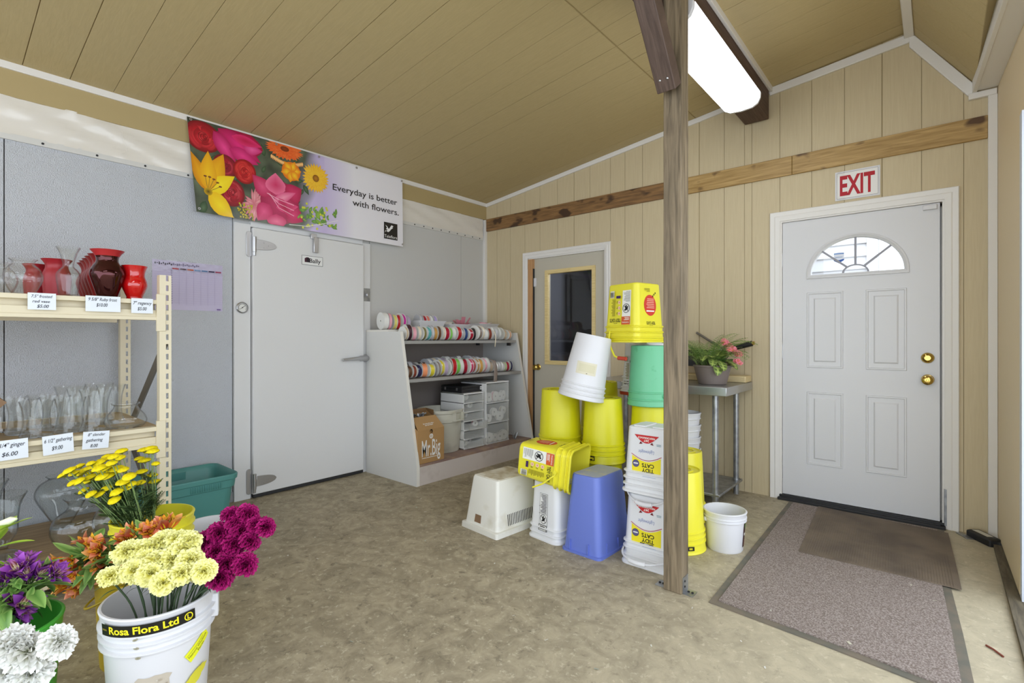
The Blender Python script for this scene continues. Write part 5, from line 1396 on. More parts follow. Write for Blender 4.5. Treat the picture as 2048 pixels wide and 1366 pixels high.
# ================================================================== RIBBON SHELVES
un = thing('ribbon_shelf_unit', 'grey laminate display unit with sloping sides and shelves of ribbon spools', 'shelf unit', (0, 0, 0))
Y0, Y1 = -1.585, -.055
for yy in (Y0, Y1 - .03):
    mb = MB()
    for (m_, off, y0, y1) in ((0, 0, yy, yy + .03),):
        P = [(.035, 0), (.742, 0), (.742, .16), (.525, 1.255), (.035, 1.255)]
        mb.loft([[(x, y0, z) for x, z in P], [(x, y1, z) for x, z in P]], 0)
    e0, e1 = (.742, .0), (.742, .16)
    mb.add([(.7425, yy, 0), (.7425, yy + .03, 0), (.7425, yy + .03, .16), (.7425, yy, .16), (.5255, yy, 1.2555), (.5255, yy + .03, 1.2555)], [(0, 1, 2, 3), (3, 2, 5, 4)], 1)
    mb.build('side_panel', [M['unit_grey'], M['unit_edge']], un)
mb = MB(); mb.box(.035, .05, Y0 + .03, Y1 - .03, .0, 1.255); mb.build('back_panel', M['unit_dark'], un)
for (z, xf) in ((1.176, .535), (.854, .60)):
    mb = MB(); mb.box(.05, xf - .004, Y0 + .031, Y1 - .031, z - .024, z, 0); mb.box(xf - .004, xf, Y0 + .031, Y1 - .031, z - .026, z + .001, 1); mb.build('shelf', [M['unit_shelf'], M['unit_shelf_edge']], un)
mb = MB(); mb.box(.035, .36, Y0, Y1, 1.2551, 1.272); mb.build('top_shelf', M['unit_edge'], un)
mb = MB(); mb.box(.05, .735, Y0 + .031, Y1 - .031, .15, .168); mb.build('deck', M['unit_deck'], un)
mb = MB(); mb.box(.72, .738, Y0 + .031, Y1 - .031, 0, .15); mb.build('kick_board', M['kick'], un)
mb = MB(); mb.box(.50, .53, -.20, -.17, 1.12, 1.15); mb.box(.05, .08, -.20, -.17, 1.12, 1.15); mb.build('bracket', M['black'], un)
# ---- spools: axis along y, standing on the rim
_sp = {}
CN = {'white': (228, 228, 224), 'cream': (226, 214, 188), 'pink': (236, 170, 184), 'hot pink': (214, 48, 110), 'magenta': (206, 34, 158), 'red': (184, 28, 34), 'crimson': (170, 22, 50), 'rose': (206, 70, 110), 'dark plum': (66, 34, 46),
      'yellow': (226, 210, 60), 'pale yellow': (230, 222, 128), 'orange': (236, 150, 104), 'teal': (96, 178, 178), 'green': (134, 208, 92), 'pale green': (198, 214, 160), 'olive': (128, 120, 70), 'gold': (206, 158, 84), 'tan': (188, 150, 98), 'brown': (104, 70, 48),
      'navy': (42, 40, 84), 'purple': (66, 44, 120), 'lavender': (176, 160, 216), 'lilac': (186, 168, 196), 'grey': (136, 132, 132), 'black': (44, 42, 44), 'taupe': (142, 128, 118), 'silver': (196, 196, 200), 'coral': (226, 130, 112), 'blue': (48, 74, 128), 'rust': (132, 58, 40), 'beige': (206, 184, 156), 'peach': (232, 184, 150)}
_cm = {}
def cmat(c):
    if c not in _cm: _cm[c] = mat('ribbon_' + c.replace(' ', '_'), CN[c], .32, spec=.5)
    return _cm[c]
def spool_mesh(r, w, fill, clear):
    k = (r, w, fill, clear)
    if k in _sp: return _sp[k]
    T = Matrix.Rotation(-PI / 2, 4, 'X')
    mb = MB()
    for y in (0, w - .0018): mb.lathe([(.008, y), (r, y), (r, y + .0018), (.008, y + .0018), (.008, y)], 28, T=T)
    mb.lathe([(.012, .003), (.012, w - .003)], 14, T=T)
    a = mb.build('reel', [M['flange_clear'] if clear else M['flange']]); ma = a.data; D.objects.remove(a)
    mb = MB(); mb.lathe([(.012, .0032), (r * fill, .0036), (r * fill, w - .0036), (.012, w - .0032)], 28, T=T)
    b = mb.build('ribbon', [M['flange']]); mb_ = b.data; D.objects.remove(b)
    _sp[k] = (ma, mb_); return _sp[k]
_pm = {}
def spool(col, label, group, loc, r=.05, w=.035, fill=.92, lean=0.0, yaw=0.0, clear=False, rot=None):
    t = thing('ribbon_spool', label, 'ribbon spool', (loc[0], loc[1], loc[2] + (r if rot is None else 0)), rot if rot else (lean, 0, yaw), group)
    ma, mr = spool_mesh(r, w, fill, clear)
    kk = (mr.name, col)
    if kk not in _pm:
        m2 = mr.copy(); m2.materials.clear(); m2.materials.append(cmat(col)); _pm[kk] = m2
    o = D.objects.new('reel', ma); COL.objects.link(o); o.parent = t
    o = D.objects.new('ribbon', _pm[kk]); COL.objects.link(o); o.parent = t
    return t
def row(cols, y0, y1, x, z, where, group, gap=.012, jit=.014, seed=1, rscale=1.0):
    q = random.Random(seed); tot = sum(c[2] for c in cols); k = (y1 - y0) / (tot * 1.08 + gap * len(cols)); y = y0
    for i, c in enumerate(cols):
        col, r, w = c[0], c[1], c[2] * k; clear = len(c) > 3 and c[3]
        lean = q.uniform(-.05, .12); lift = abs(math.sin(lean)) * .0
        spool(col, f'{col} ribbon spool, {ORD[i + 1]} from the left in the {where}', group, (x + q.uniform(-jit, jit), y, z + .0015), r * rscale, round(w, 4), q.choice([.95, .97, .93]), q.uniform(-.03, .03), q.uniform(-.38, .12), clear)
        y += w * 1.08 + gap * k
G1 = 'ribbon spools on the top board'
row([('white', .076, .05), ('pink', .074, .03, True), ('pale yellow', .07, .04), ('red', .07, .035), ('magenta', .076, .035), ('lilac', .068, .04, True)], -1.55, -1.25, .20, 1.2725, 'row on the top board', G1, seed=3)
G2 = 'ribbon spools along the upper shelf'
row([('beige', .05, .03), ('dark plum', .058, .05), ('pink', .05, .04), ('cream', .052, .03), ('olive', .05, .035), ('teal', .052, .05), ('silver', .055, .03, True), ('gold', .05, .04), ('brown', .054, .035), ('cream', .055, .03), ('crimson', .052, .045), ('green', .05, .03),
     ('white', .052, .04), ('red', .054, .05), ('silver', .048, .04, True), ('blue', .05, .04), ('crimson', .046, .05), ('black', .05, .045), ('taupe', .06, .05), ('cream', .06, .035), ('white', .046, .05), ('rust', .05, .04), ('white', .056, .03), ('silver', .056, .03), ('white', .056, .03), ('grey', .054, .03), ('white', .054, .03), ('beige', .046, .04), ('peach', .044, .045)], -1.51, -.12, .45, 1.1765, 'upper shelf row', G2, seed=5, rscale=1.22)
G3 = 'ribbon spools along the lower shelf front'
row([('brown', .048, .05), ('rust', .05, .04), ('navy', .05, .065), ('orange', .055, .06), ('yellow', .052, .06), ('grey', .056, .03), ('taupe', .06, .03), ('yellow', .066, .05), ('lilac', .066, .045), ('taupe', .066, .035), ('red', .07, .05), ('green', .07, .055), ('white', .07, .05), ('crimson', .066, .05), ('rose', .066, .045), ('red', .066, .04), ('tan', .066, .045), ('gold', .062, .05), ('pink', .066, .05), ('white', .068, .05),
     ('beige', .05, .05), ('black', .05, .04), ('white', .046, .03), ('silver', .046, .03), ('white', .046, .03), ('pale green', .044, .05), ('crimson', .044, .04), ('white', .046, .03), ('navy', .046, .03)], -1.51, -.13, .50, .8545, 'front row of the lower shelf', G3, seed=9, rscale=1.12)
G4 = 'ribbon spools along the lower shelf back'
row([('purple', .062, .05), ('white', .072, .06), ('silver', .07, .05, True), ('grey', .062, .05), ('black', .064, .05), ('brown', .064, .04), ('white', .078, .05, True), ('cream', .08, .05, True), ('white', .082, .05, True), ('lilac', .08, .05), ('white', .086, .055), ('silver', .084, .05, True), ('black', .078, .04), ('white', .086, .05, True), ('green', .072, .05), ('silver', .086, .05, True), ('tan', .078, .05), ('white', .08, .06, True)], -1.54, -.50, .37, .8545, 'back row of the lower shelf', G4, seed=13)
spool('black', 'dark wound spool lying up behind the left end of the lower shelf rows', 'loose spools', (.235, -1.45, .8545), .075, .06, .96)
spool('brown', 'brown wound spool behind the left end of the lower shelf rows', 'loose spools', (.235, -1.37, .8545), .066, .05, .96)
# ribbon tails hanging over the shelf edges
def tail(pts, w, colr, label):
    mb = MB(); V = []; F = []
    for p_ in pts: V += [(p_[0], p_[1] - w / 2, p_[2]), (p_[0], p_[1] + w / 2, p_[2])]
    for k in range(len(pts) - 1): F.append((2 * k, 2 * k + 1, 2 * k + 3, 2 * k + 2))
    mb.add(V, F); o = mb.build('ribbon_tail', cmat(colr), sharp=80); tag(o, label, 'ribbon')
    s = o.modifiers.new('thick', 'SOLIDIFY'); s.thickness = .0012
tail([(.40, -.50, .975), (.50, -.50, .992), (.59, -.50, .975), (.612, -.50, .92), (.612, -.495, .86), (.611, -.498, .80), (.613, -.50, .765)], .05, 'taupe', 'loose taupe ribbon end hanging over the edge of the lower shelf')
tail([(.45, -.42, 1.285), (.52, -.42, 1.27), (.545, -.42, 1.22), (.545, -.425, 1.16), (.543, -.43, 1.11)], .014, 'cream', 'narrow cream ribbon end hanging from the upper shelf')
# baskets on the top board
def basket(label, loc, rot, w, d, h, slots=True, name='basket'):
    t = thing(name, label, 'basket', loc, rot)
    mb = MB(); R = []
    for (z, k) in ((0, .78), (.004, .8), (h * .9, .98), (h, 1.04), (h + .004, 1.04), (h, .97), (.006, .77)): R.append(rrect(w * k, d * k, .02, 4, z))
    mb.loft(R, 0)
    if slots:
        for sgn in (-1, 1):
            for k in range(9):
                x = -w * .36 + k * w * .09
                for j in range(3):
                    z = h * (.22 + .22 * j); q = d / 2 * (.8 + .18 * z / (h * .9)) + .0008
                    mb.add([(x, sgn * q, z), (x + w * .05, sgn * q, z), (x + w * .05, sgn * q, z + h * .12), (x, sgn * q, z + h * .12)], [(0, 1, 2, 3)], 1)
    mb.build('body', [M['white_pl'], M['grey_hole']], t, sharp=35); return t
M['grey_hole'] = mat('basket_gap', (150, 148, 150), .7)
basket('white lattice basket of large spools on the top board', (.20, -1.035, 1.2725), (0, 0, .0), .22, .33, .085)
for k, (c, r_, yy) in enumerate((('silver', .072, -1.15), ('crimson', .07, -1.10), ('coral', .07, -1.06), ('white', .072, -1.02), ('lavender', .07, -.97))):
    spool(c, f'{c} ribbon spool, {ORD[k + 1]} from the left in the white lattice basket', 'spools in the lattice basket', (.20, yy, 1.279), r_, .034, .9, yaw=-.2, clear=c in ('silver', 'white'))
basket('shallow white basket heaped with ribbon and a pink bow on the top board', (.20, -.64, 1.2725), (0, 0, .0), .24, .40, .06, slots=False)
spool('white', 'white spool lying flat on the left of the shallow basket', 'spools in the shallow basket', (.20, -.77, 1.318), .06, .03, .8, rot=(PI / 2 + .25, .1, 0))
spool('black', 'black ribbon spool lying in the middle of the shallow basket', 'spools in the shallow basket', (.17, -.62, 1.31), .05, .03, .9, rot=(PI / 2 - .2, .3, 0))
spool('beige', 'beige ribbon spool at the right of the shallow basket', 'spools in the shallow basket', (.21, -.52, 1.305), .05, .03, .9, rot=(PI / 2 - .1, -.3, 0))
bw = thing('ribbon_bow', 'pink ribbon bow on top of the shallow basket', 'bow', (.24, -.60, 1.322))
q = random.Random(2)
for k in range(11):
    a = k * 2.4; L = q.uniform(.07, .11); mb = MB(); V = []; F = []
    for j in range(9):
        t = j / 8; rr_ = L * math.sin(PI * t); zz = L * (.25 + .5 * (k % 3) / 2) * (1 - math.cos(2 * PI * t)) * .6
        for s in (-1, 1): V.append((rr_ * math.cos(a) - s * .020 * math.sin(a), rr_ * math.sin(a) + s * .020 * math.cos(a), zz))
    for j in range(8): F.append((2 * j, 2 * j + 1, 2 * j + 3, 2 * j + 2))
    mb.add(V, F); mb.build('loop', cmat('pink'), bw, sharp=80)
basket('white tray with ribbed sides at the right end of the top board', (.20, -.24, 1.2725), (0, 0, .0), .20, .30, .075, slots=False)
spool('pink', 'pink ribbon spool lying in the white tray', 'spools in the white tray', (.20, -.24, 1.335), .05, .03, .9, rot=(PI / 2 - .15, 0, 0))
spool('crimson', 'crimson ribbon spool lying in the white tray', 'spools in the white tray', (.20, -.16, 1.33), .045, .03, .9, rot=(PI / 2 + .2, 0, 0))
# ---- bottom of the unit
bx = thing('cardboard_carrier', 'brown cardboard carrier box with tall white lettering and a hand hole', 'box', (.60, -1.415, .1685))
mb = MB(); w, d = .285, .24
F0 = [(-d / 2, -w / 2), (d / 2, -w / 2), (d / 2, w / 2), (-d / 2, w / 2)]
mb.add([(-d / 2, -w / 2, 0), (d / 2, -w / 2, 0), (d / 2, w / 2, 0), (-d / 2, w / 2, 0), (-d / 2, -w / 2, .40), (d / 2, -w / 2, .275), (d / 2, w / 2, .275), (-d / 2, w / 2, .40), (.03, -w / 2 + .02, .37), (.03, w / 2 - .02, .37), (-d / 2, -w / 2, .38), (-d / 2, w / 2, .38)],
       [(0, 3, 2, 1), (1, 2, 6, 5), (5, 6, 9, 8), (0, 1, 5, 4), (2, 3, 7, 6), (3, 0, 4, 7)], 0)
mb.add([(-d / 2 + .002, -w / 2 + .002, .02), (d / 2 - .002, -w / 2 + .002, .02), (d / 2 - .002, w / 2 - .002, .02), (-d / 2 + .002, w / 2 - .002, .02)], [(0, 1, 2, 3)], 1)
mb.build('body', [M['card'], M['card_in']], bx)
mb = MB(); mb.box(-d / 2, -d / 2 + .004, -w / 2, w / 2, .38, .415); mb.add([(-d / 2, w / 2, .30), (-.01, w / 2 + .004, .31), (-.02, w / 2 + .004, .405), (-d / 2, w / 2, .415)], [(0, 1, 2, 3), (3, 2, 1, 0)]); mb.add([(-d / 2, -w / 2, .30), (-.01, -w / 2, .31), (-.02, -w / 2, .39), (-d / 2, -w / 2, .415)], [(0, 1, 2, 3)]); mb.build('flap', M['card_in'], bx)
mb = MB()
for k in range(14):
    a = q.uniform(0, 6); mb.tube([(-.05 + q.uniform(-.03, .03), q.uniform(-.06, .06), .33), (-.05 + q.uniform(-.04, .03), q.uniform(-.08, .08), .385)], .006, 5)
mb.build('scrap_wire', M['galv'], bx)
p = Print(); p.text('Mr.Big', 0, .055, .135, (232, 230, 226), w=.20, align='C', bold=.008); p.rect(-.10, .040, .10, .045, (226, 222, 214)); p.ring(0, .215, .020, .008, (232, 230, 226)); p.ell(0, .215, .006, .010, (220, 216, 206)); p.ell(0, .255, .015, .018, (44, 32, 22)); p.ell(-.004, .249, .008, .014, (150, 112, 66))
p.build('lettering', flat((d / 2, 0, 0), (0, 1, 0), (0, 0, 1), (1, 0, 0)), bx)
p = Print(); [p.rect(-.055 + k * .0095, .05 + .002 * (k % 2), -.048 + k * .0095, .060 - .002 * (k % 3), (226, 222, 214)) for k in range(12)]; [p.rect(-.045 + k * .0095, .032 + .002 * (k % 3), -.038 + k * .0095, .042, (226, 222, 214)) for k in range(9)]
p.build('lettering', flat((d / 2, 0, .275), (0, 1, 0), (-.09, 0, .095), (.095, 0, .09)), bx)
cn = thing('waste_bin', 'round off-white ribbed waste bin with side handles beside the cardboard carrier', 'bin', (.43, -1.06, .1685))
mb = MB(); mb.lathe([(0, .004), (.165, .004), (.172, 0), (.176, .01), (.196, .27), (.204, .275), (.206, .35), (.214, .356), (.216, .378), (.209, .385), (.203, .378), (.19, .27), (.166, .02), (0, .015)], 48)
for a in (.15, PI + .15):
    T = Matrix.Rotation(a, 4, 'Z')
    for s in (-1, 1): mb.box(.19, .232, s * .055 - .006, s * .055 + .006, .285, .36, T=T)
    mb.box(.215, .235, -.06, .06, .285, .30, T=T)
mb.build('body', M['can'], cn, bevel=.002)
def drawers(label, loc, w, d, h, n, opened=(), name='drawer_unit', topgap=.012):
    t = thing(name, label, 'drawers', loc)
    mb = MB(); th = .008; dh = (h - .01) / n
    mb.box(-d / 2, d / 2 - .012, -w / 2, -w / 2 + th, 0, h); mb.box(-d / 2, d / 2 - .012, w / 2 - th, w / 2, 0, h); mb.box(-d / 2, -d / 2 + th, -w / 2, w / 2, 0, h)
    for k in range(n + 1): mb.box(-d / 2, d / 2 - .004, -w / 2, w / 2, k * dh, k * dh + .010)
    mb.build('frame', M['white_frame'], t, bevel=.002)
    for k in range(n):
        off = opened.get(k, 0) if opened else 0
        z0 = k * dh + .012; z1 = (k + 1) * dh - .004; x1 = d / 2 + .002 + off; x0 = -d / 2 + .02 + off
        mb = MB(); bow = []
        for j in range(9):
            s = j / 8 * 2 - 1; bow.append((x1 + .012 * (1 - s * s), s * (w / 2 - th - .002)))
        mb.loft([[(x, y, z) for x, y in bow] + [(x - .003, y, z) for x, y in reversed(bow)] for z in (z0, z1)])
        mb.box(x0, x1, -w / 2 + th + .002, -w / 2 + th + .004, z0, z1 - .004); mb.box(x0, x1, w / 2 - th - .004, w / 2 - th - .002, z0, z1 - .004); mb.box(x0, x1, -w / 2 + th + .002, w / 2 - th - .002, z0, z0 + .002)
        mb.build('drawer', M['drawer'], t, sharp=40)
    return t
drawers('narrow six-drawer plastic tower with clear fronts, black case on top', (.45, -.795, .1685), .265, .33, .515, 6, {2: .05, 0: .03})
for k, (c, x, y, z) in enumerate((('green', .55, -.86, .19), ('pale green', .50, -.76, .19), ('pink', .57, -.74, .36), ('cream', .5, -.86, .275), ('white', .52, -.83, .447), ('white', .5, -.74, .53), ('beige', .53, -.83, .615))):
    spool(c, f'{c} spool seen through the {["lowest", "lowest", "half-open third", "second", "fourth", "fifth", "topmost"][k]} drawer of the narrow tower' + (', right side' if k == 1 else ''), 'spools in the narrow drawer tower', (x, y, z - .004), .03, .03, .9, yaw=1.2)
drawers('three-drawer plastic unit with clear bowed fronts showing white spools', (.45, -.475, .1685), .33, .36, .60, 3)
names = ['bottom', 'middle', 'top']
for k in range(3):
    for j in range(4):
        y = -.585 + .072 * j + q.uniform(-.008, .008); z = .188 + .197 * k + (.055 if j % 2 and k == 1 else 0)
        spool(q.choice(['white', 'cream', 'lavender', 'pale green', 'pink']), f'white-edged spool, {ORD[j + 1]} from the left in the {names[k]} drawer of the three-drawer unit', 'spools in the three-drawer unit', (.59 + q.uniform(-.02, .01), y, z - .004), .045 + q.uniform(-.006, .006), .03, .85, rot=None, yaw=-PI / 2 + q.uniform(-.25, .25))
bb = thing('black_case', 'flat black case with silver catches lying on the narrow drawer tower', 'case', (.43, -.765, .6845))
mb = MB(); mb.box(-.16, .13, -.14, .15, 0, .033); mb.box(-.16, .13, -.14, .15, .035, .062); mb.box(-.155, .125, -.135, .145, .03, .04); mb.build('shell', M['black'], bb, bevel=.003)
for yy in (-.141,):
    for xx in (-.11, .05): mb = MB(); mb.box(xx, xx + .02, -.143, -.14, .02, .046); mb.build('catch', M['chrome'], bb)
p = Print(); p.rect(0, 0, .026, .03, (226, 226, 226)); p.rect(.006, .006, .02, .022, (120, 120, 120)); p.build('sticker', flat((.13, .10, .018), (0, 1, 0), (0, 0, 1), (1, 0, 0)), bb)
mb = MB()
for k in range(16): mb.tube([(0, 0, 0), (q.uniform(-.03, .03), q.uniform(-.03, .03), q.uniform(.02, .10))], .003, 5)
o = mb.build('wire_scraps', M['galv'], loc=(.66, -.255, .169)); tag(o, 'small tangle of silvery wire at the right end of the bottom deck', 'wire')
mb = MB(); V = []; F = []
for i in range(13):
    for j in range(5): V.append((.0 + .02 * math.sin(i * 1.3 + j), -.30 + i * .05, .06 + j * .06 + (.05 * abs(math.sin(i * .8)) if j > 2 else 0)))
for i in range(12):
    for j in range(4): F.append((i * 5 + j, i * 5 + 5 + j, i * 5 + 6 + j, i * 5 + 1 + j))
mb.add(V, F); o = mb.build('yellow_bag', mat('yellow_bag', (190, 170, 30), .4), loc=(.16, -1.18, .1685 - .058), sharp=80); o.modifiers.new('thick', 'SOLIDIFY').thickness = .004
tag(o, 'crumpled yellow plastic bag standing behind the carrier box and bin', 'bag')
YC = [[2.084,-3.808,0.491],[2.027,-3.758,0.53],[2.114,-3.761,0.499],[2.092,-3.722,0.522],[2.159,-3.731,0.496],[2.22,-3.715,0.483],[2.067,-3.675,0.552],[2.102,-3.645,0.552],[2.156,-3.677,0.518],[2.135,-3.625,0.548],[2.2,-3.642,0.517],[2.27,-3.626,0.5],[2.231,-3.67,0.496],[2.055,-3.724,0.535],[2.07,-3.703,0.538],[2.15,-3.643,0.535],[2.134,-3.709,0.513]]
MC = [[2.171,-3.464,0.604],[2.165,-3.496,0.578],[2.215,-3.456,0.574],[2.242,-3.438,0.571],[2.198,-3.52,0.528],[2.141,-3.54,0.554],[2.122,-3.577,0.534],[2.176,-3.56,0.508],[2.232,-3.484,0.534],[2.27,-3.512,0.481],[2.238,-3.574,0.451],[2.222,-3.549,0.484],[2.139,-3.498,0.597],[2.191,-3.489,0.562]]
YA = [[1.226,-3.776,0.656],[1.057,-3.77,0.607],[1.127,-3.729,0.648],[1.267,-3.716,0.68],[1.207,-3.717,0.648],[1.256,-3.686,0.676],[1.223,-3.671,0.675],[1.124,-3.726,0.613],[1.264,-3.753,0.614],[1.26,-3.771,0.61],[1.145,-3.698,0.615],[1.228,-3.712,0.614],[1.157,-3.703,0.584],[1.347,-3.702,0.672],[1.282,-3.664,0.657],[1.229,-3.651,0.627],[1.325,-3.673,0.628],[1.149,-3.672,0.604],[1.188,-3.648,0.684],[1.385,-3.664,0.717],[1.38,-3.669,0.691],[1.299,-3.629,0.691],[1.229,-3.605,0.706],[1.326,-3.641,0.653],[1.378,-3.631,0.656],[1.211,-3.729,0.559],[1.315,-3.723,0.564],[1.302,-3.694,0.554],[1.283,-3.665,0.569],[1.291,-3.645,0.54],[1.348,-3.653,0.53],[1.356,-3.647,0.564],[1.377,-3.631,0.606],[1.344,-3.609,0.572],[1.391,-3.604,0.594],[1.435,-3.623,0.636],[1.311,-3.557,0.573],[1.22,-3.694,0.656],[1.168,-3.72,0.634],[1.323,-3.684,0.661],[1.127,-3.68,0.577],[1.213,-3.636,0.606],[1.331,-3.691,0.631],[1.198,-3.758,0.636]]
YB = [[1.242,-3.526,0.7],[1.268,-3.506,0.707],[1.232,-3.507,0.687],[1.308,-3.51,0.701],[1.213,-3.537,0.658],[1.25,-3.526,0.654],[1.331,-3.506,0.649],[1.25,-3.537,0.606],[1.247,-3.501,0.581],[1.262,-3.493,0.555],[1.209,-3.582,0.478]]
OA = [[1.558,-3.838,0.409],[1.588,-3.813,0.393],[1.615,-3.789,0.454],[1.656,-3.755,0.455],[1.665,-3.748,0.402],[1.575,-3.824,0.343],[1.613,-3.792,0.309],[1.565,-3.832,0.301],[1.665,-3.748,0.352],[1.763,-3.665,0.502],[1.794,-3.638,0.518],[1.845,-3.595,0.513],[1.729,-3.693,0.473],[1.708,-3.711,0.387]]
PU = [[1.788,-4.01,0.476],[1.825,-3.979,0.491],[1.839,-3.967,0.511],[1.892,-3.922,0.488],[1.793,-4.006,0.434],[1.817,-3.986,0.428],[1.788,-4.01,0.408],[1.803,-3.997,0.384],[1.815,-3.988,0.366],[1.846,-3.961,0.39],[1.86,-3.949,0.484]]
WC = [[2.367,-4.044,0.507],[2.395,-4.02,0.492],[2.359,-4.051,0.455],[2.399,-4.016,0.449],[2.444,-3.979,0.518]]
LI = [[1.692,-3.987,0.565],[1.711,-3.97,0.621],[1.69,-3.989,0.653],[1.677,-3.999,0.589]]
# ================================================================== FLOWERS IN BUCKETS
def bloom_mesh(seed, c_in, c_out, c_edge, R=.028, layers=((8, 12, .75), (9, 32, .88), (10, 55, .96), (11, 80, 1.0), (9, 104, .92)), ruf=.26):
    """ruffled double carnation; axis +z, origin at the throat"""
    q = random.Random(seed); mb = MB()
    for (n_, tilt, k) in layers:
        for j in range(n_):
            az = 2 * PI * (j + q.uniform(-.3, .3)) / n_ + tilt; tl = math.radians(tilt + q.uniform(-9, 9)); L = R * k * q.uniform(.9, 1.08); wd = L * q.uniform(.8, 1.05)
            ph = q.uniform(0, 6); fr = q.uniform(6, 10); V = []; C = []; nu, nv = 14, 5; jag = [q.uniform(-.06, .06) for _ in range(nu + 1)]
            for i in range(nv + 1):
                s = i / nv
                for u in range(nu + 1):
                    t = u / nu * 2 - 1; w = wd * .5 * (s ** .8) * t
                    rad = L * s * (1 - .10 * t * t) + (jag[u] * L if i == nv else jag[u] * L * .3 if i == nv - 1 else 0)
                    b = tl * (.55 + .45 * s) + (.0)
                    h = ruf * L * s ** 2.4 * math.sin(fr * t + ph) * .42
                    x = rad * math.sin(b) + h * math.cos(b); z = rad * math.cos(b) * .92 - h * math.sin(b) + .004
                    V.append((x * math.cos(az) - w * math.sin(az), x * math.sin(az) + w * math.cos(az), z))
                    e = max(0, s - .55) / .45; c = mixc3(mixc3(c_in, c_out, s), c_edge, e * q.uniform(.5, 1)); C.append(lin(c))
            F = [(i * (nu + 1) + u, i * (nu + 1) + u + 1, (i + 1) * (nu + 1) + u + 1, (i + 1) * (nu + 1) + u) for i in range(nv) for u in range(nu)]
            mb.add(V, F, 0, C)
    mb.lathe([(.003, -.016), (.0065, -.012), (.0075, .0), (.006, .006)], 10, c=lin((104, 136, 80)))
    o = mb.build('bloom', M['petal'], sharp=180); me = o.data; D.objects.remove(o); return me
def mixc3(a, b, t): return tuple(a[i] * (1 - t) + b[i] * t for i in range(3))
def aim(v):
    return Vector((0, 0, 1)).rotation_difference(Vector(v).normalized()).to_euler()
def stem_obj(parent, pts, r, m='stem', name='stem'):
    mb = MB(); P = []
    for k in range(len(pts) - 1):
        for j in range(5): P.append(Vector(pts[k]).lerp(Vector(pts[k + 1]), j / 5))
    P.append(Vector(pts[-1]))
    for _ in range(3): P = [P[0]] + [(P[i - 1] + P[i] * 2 + P[i + 1]) / 4 for i in range(1, len(P) - 1)] + [P[-1]]
    mb.tube(P, r, 6); return mb.build(name, M[m], parent)
blade = leaf_mesh('leaf', .075, .008, (74, 96, 66), (112, 134, 92), 1.1, .5)
blade_d = leaf_mesh('leaf', .07, .007, (58, 78, 54), (84, 106, 72), 1.2, .5)
lance = leaf_mesh('leaf', .13, .036, (70, 118, 46), (146, 182, 98), .7, .25)
lance2 = leaf_mesh('leaf', .11, .030, (78, 128, 52), (166, 196, 112), -.4, .25)
def rank(pts):
    """left-to-right place of each point as seen from the room's doorway side"""
    key = [(p[0] * .763 + p[1] * .646) / (-(p[0] - 3.94) * .646 + (p[1] + 4.18) * .763) - (3.94 * .763 - 4.18 * .646) / (-(p[0] - 3.94) * .646 + (p[1] + 4.18) * .763) for p in pts]
    order = sorted(range(len(pts)), key=lambda i: key[i]); rk_ = [0] * len(pts)
    for n_, i in enumerate(order): rk_[i] = n_ + 1
    return rk_
def carnations(pts, meshes, bx_, by_, z0, lab, group, cat, stem_m, r_stem=.0026, spread=.07, dirbias=(0, 0, 1), leafm=None, seed=1, rim=(.13, .37), size=1.0, nleaf=4, name='carnation', sizes=None):
    q = random.Random(seed); R_k = rank(pts)
    for i, p in enumerate(pts):
        a = math.atan2(p[1] - by_, p[0] - bx_); dd = math.hypot(p[0] - bx_, p[1] - by_)
        rr_ = min(dd * .55, rim[0] - .02) ; thru = Vector((bx_ + rr_ * math.cos(a), by_ + rr_ * math.sin(a), rim[1] + .01))
        base = Vector((bx_ + spread * q.uniform(-1, 1) * .7, by_ + spread * q.uniform(-1, 1) * .7, z0))
        t = thing(name, lab % ORD[R_k[i]], cat, tuple(base), 0, group)
        P = Vector(p); ax = ((P - thru).normalized() * .6 + Vector(dirbias) * .6 + Vector((q.uniform(-.3, .3), q.uniform(-.3, .3), q.uniform(-.1, .2))))
        ax.normalize(); tip = P - ax * .016
        stem_obj(t, [Vector((0, 0, 0)), thru - base, tip - base], r_stem, stem_m)
        o = D.objects.new('bloom', meshes[i % len(meshes)]); COL.objects.link(o); o.parent = t; o.location = P - base
        o.rotation_euler = (aim(ax).to_matrix() @ Matrix.Rotation(q.uniform(0, 6), 3, 'Z')).to_euler(); s = size * q.uniform(.92, 1.1) * (sizes[i] if sizes else 1); o.scale = (s, s, s)
        for k in range(nleaf):
            f = q.uniform(.35, .95); L0 = thru.lerp(tip, f) - base
            place(leafm or blade, 'leaf', t, tuple(L0), q.uniform(-PI, PI), q.uniform(.5, 1.2), 0, q.uniform(.5, .9))
# --- white bucket of carnations, the nearest one
RBX, RBY, RBH = 2.05, -3.68, .385
band = rosa_band(.262)
st2 = Print(); st2.rect(0, 0, .088, .036, (230, 232, 44), 6, 1); st2.text('National Wholesale', .004, .014, .0085, (44, 48, 20), w=.078); st2.text('Florist', .034, .003, .0075, (44, 48, 20)); st2.rect(.002, .026, .03, .0275, (150, 150, 60)); st2.rect(.03, .026, .07, .0275, (150, 150, 60))
ang = .62
for v in st2.mb.V:
    u_, v_ = v.x, v.y; v.x = u_ * math.cos(ang) - v_ * math.sin(ang); v.y = u_ * math.sin(ang) + v_ * math.cos(ang)
scr = Print()
qq = random.Random(8); N_ = 26
edge = [(.045 + .045 * (1 + .10 * qq.uniform(-1, 1)) * max(-1, min(1, 1.35 * math.cos(2 * PI * k / N_))), .045 + .048 * (1 + .06 * qq.uniform(-1, 1)) * max(-1, min(1, 1.35 * math.sin(2 * PI * k / N_)))) for k in range(N_)]
scr.fan((.045, .045), edge, (196, 188, 174), (188, 178, 162))
